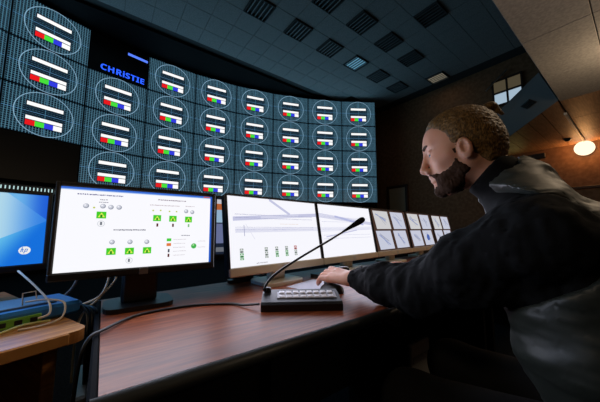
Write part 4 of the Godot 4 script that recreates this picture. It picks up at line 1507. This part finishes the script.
	for z in n.z:
		for y in n.y:
			for x in n.x:
				var i := (z * n.y + y) * n.x + x
				if absf(f[i]) > 0.05:
					continue
				var p := lo + Vector3(x, y, z) * cell
				var d := f[i]
				d += (folds.get_noise_3d(p.x * 16.0, p.y * 9.0, p.z * 16.0) * 0.009 + folds.get_noise_3d(p.x * 42.0 + 9.0, p.y * 30.0, p.z * 42.0) * 0.004) * clampf(((p - neck).length() - 0.09) / 0.1, 0.0, 1.0)
				# ends at the cuffs and at the collar
				d = maxf(d, (p - cuff).dot(fore) - 0.004 if (p - cuff).length() < 0.12 else -1.0)
				d = maxf(d, (p - rcuff).dot(rfore) - 0.004 if (p - rcuff).length() < 0.12 else -1.0)
				var top := (p - neck).dot(up)
				if (p - neck).length() < 0.13 and top > 0.0:
					d = maxf(d, top - 0.076)
				f[i] = maxf(d, 0.60 - p.y)
	out = fresh()
	nets(f, lo, n, cell, out, Transform3D(Basis(), inv))
	var shirt := mat(rgb8(15, 17, 19), 0.85, 0.0, 0.25)
	part("shirt", net_mesh(out), shirt, o).set_meta("label", "black long-sleeved shirt")
	# ---- waistcoat
	cell = 0.009
	lo = place(0.86, 0.0, 0.1) + Vector3(-0.32, 0.52, -0.36)
	hi = place(0.86, 0.0, 0.1) + Vector3(0.32, 1.20, 0.36)
	n = grid_size(lo, hi, cell)
	grown = []
	for b in torso:
		grown.append([b[0], b[1], b[2] + 0.022, b[3] + 0.022])
	grown[6] = [neck + Vector3(0, -0.022, 0), ls.lerp(neck, 0.3), 0.083, 0.080]
	grown[7] = [neck + Vector3(0, -0.03, 0), rs + Vector3(0, 0.025, 0), 0.078, 0.078]
	f = bones_field(grown, lo, n, cell, 0.03)
	var arm_dir := (le - ls).normalized()
	var r_dir := (re - rs).normalized()
	var hip_axis := place(1, 0, 0) - place(0, 0, 0)
	for z in n.z:
		for y in n.y:
			for x in n.x:
				var i := (z * n.y + y) * n.x + x
				if absf(f[i]) > 0.05:
					continue
				var p := lo + Vector3(x, y, z) * cell
				var d := f[i] + folds.get_noise_3d(p.x * 9.0 + 3.0, p.y * 22.0, p.z * 9.0) * 0.006
				d = smax(d, -cap(p, ls - hip_axis * 0.03 - Vector3(0, 0.012, 0), ls + arm_dir * 0.3 - hip_axis * 0.03, 0.090, 0.11), 0.01)
				d = smax(d, -cap(p, rs + hip_axis * 0.02 - Vector3(0, 0.008, 0), rs + r_dir * 0.3 + hip_axis * 0.02, 0.080, 0.11), 0.01)
				d = smax(d, -cap(p, ls, Vector3(0.43, 1.015, -0.60), 0.077, 0.086), 0.01)
				d = smax(d, -cap(p, Vector3(0.43, 1.015, -0.60), Vector3(0.415, 1.05, -0.65), 0.086, 0.078), 0.01)
				d = smax(d, -cap(p, Vector3(0.43, 1.0, -0.60), Vector3(0.40, 0.93, -0.68), 0.072, 0.09), 0.01)
				d = smax(d, -cap(p, Vector3(0.49, 1.06, -0.70), Vector3(0.46, 0.97, -0.74), 0.055, 0.06), 0.01)
				d = smax(d, -cap(p, neck + up * 0.045, neck + up * 0.2, 0.070, 0.085), 0.008)
				f[i] = maxf(d, 0.575 - p.y)
	out = fresh()
	nets(f, lo, n, cell, out, Transform3D(Basis(), inv))
	part("waistcoat", net_mesh(out), mat(rgb8(42, 48, 44), 0.5), o).set_meta("label", "grey satin waistcoat")
	# ---- trousers and shoes
	cell = 0.014
	lo = place(0.86, 0.0, 0.2) + Vector3(-0.6, 0.08, -0.6)
	hi = place(0.86, 0.0, 0.2) + Vector3(0.5, 0.74, 0.5)
	n = grid_size(lo, hi, cell)
	f = bones_field([[lh, rh, 0.125, 0.125], [place(0.79, 0.62, -0.01), place(0.94, 0.62, -0.01), 0.12, 0.12], [lh, lk, 0.098, 0.074], [lk, la, 0.072, 0.056], [rh, rk, 0.098, 0.074], [rk, ra, 0.072, 0.056]], lo, n, cell, 0.04)
	out = fresh()
	nets(f, lo, n, cell, out, Transform3D(Basis(), inv))
	part("trousers", net_mesh(out), mat(rgb8(17, 18, 20), 0.85, 0.0, 0.3), o)
	cell = 0.009
	for a in [la, ra]:
		var fw := place(0, 0, 1) - place(0, 0, 0)
		var heel: Vector3 = a + Vector3(0, -0.055, 0) - fw * 0.04
		var toe: Vector3 = a + Vector3(0, -0.062, 0) + fw * 0.17
		lo = heel.min(toe) - Vector3(0.07, 0.045, 0.07)
		hi = heel.max(toe) + Vector3(0.07, 0.12, 0.07)
		n = grid_size(lo, hi, cell)
		f = bones_field([[heel, toe, 0.042, 0.038], [a + Vector3(0, -0.04, 0), a + Vector3(0, 0.03, 0), 0.046, 0.044]], lo, n, cell, 0.03)
		for z in n.z:
			for y in n.y:
				for x in n.x:
					var i := (z * n.y + y) * n.x + x
					f[i] = maxf(f[i], 0.004 - (lo.y + y * cell))
		out = fresh()
		nets(f, lo, n, cell, out, Transform3D(Basis(), inv))
		part("shoe", net_mesh(out), M.black, o)
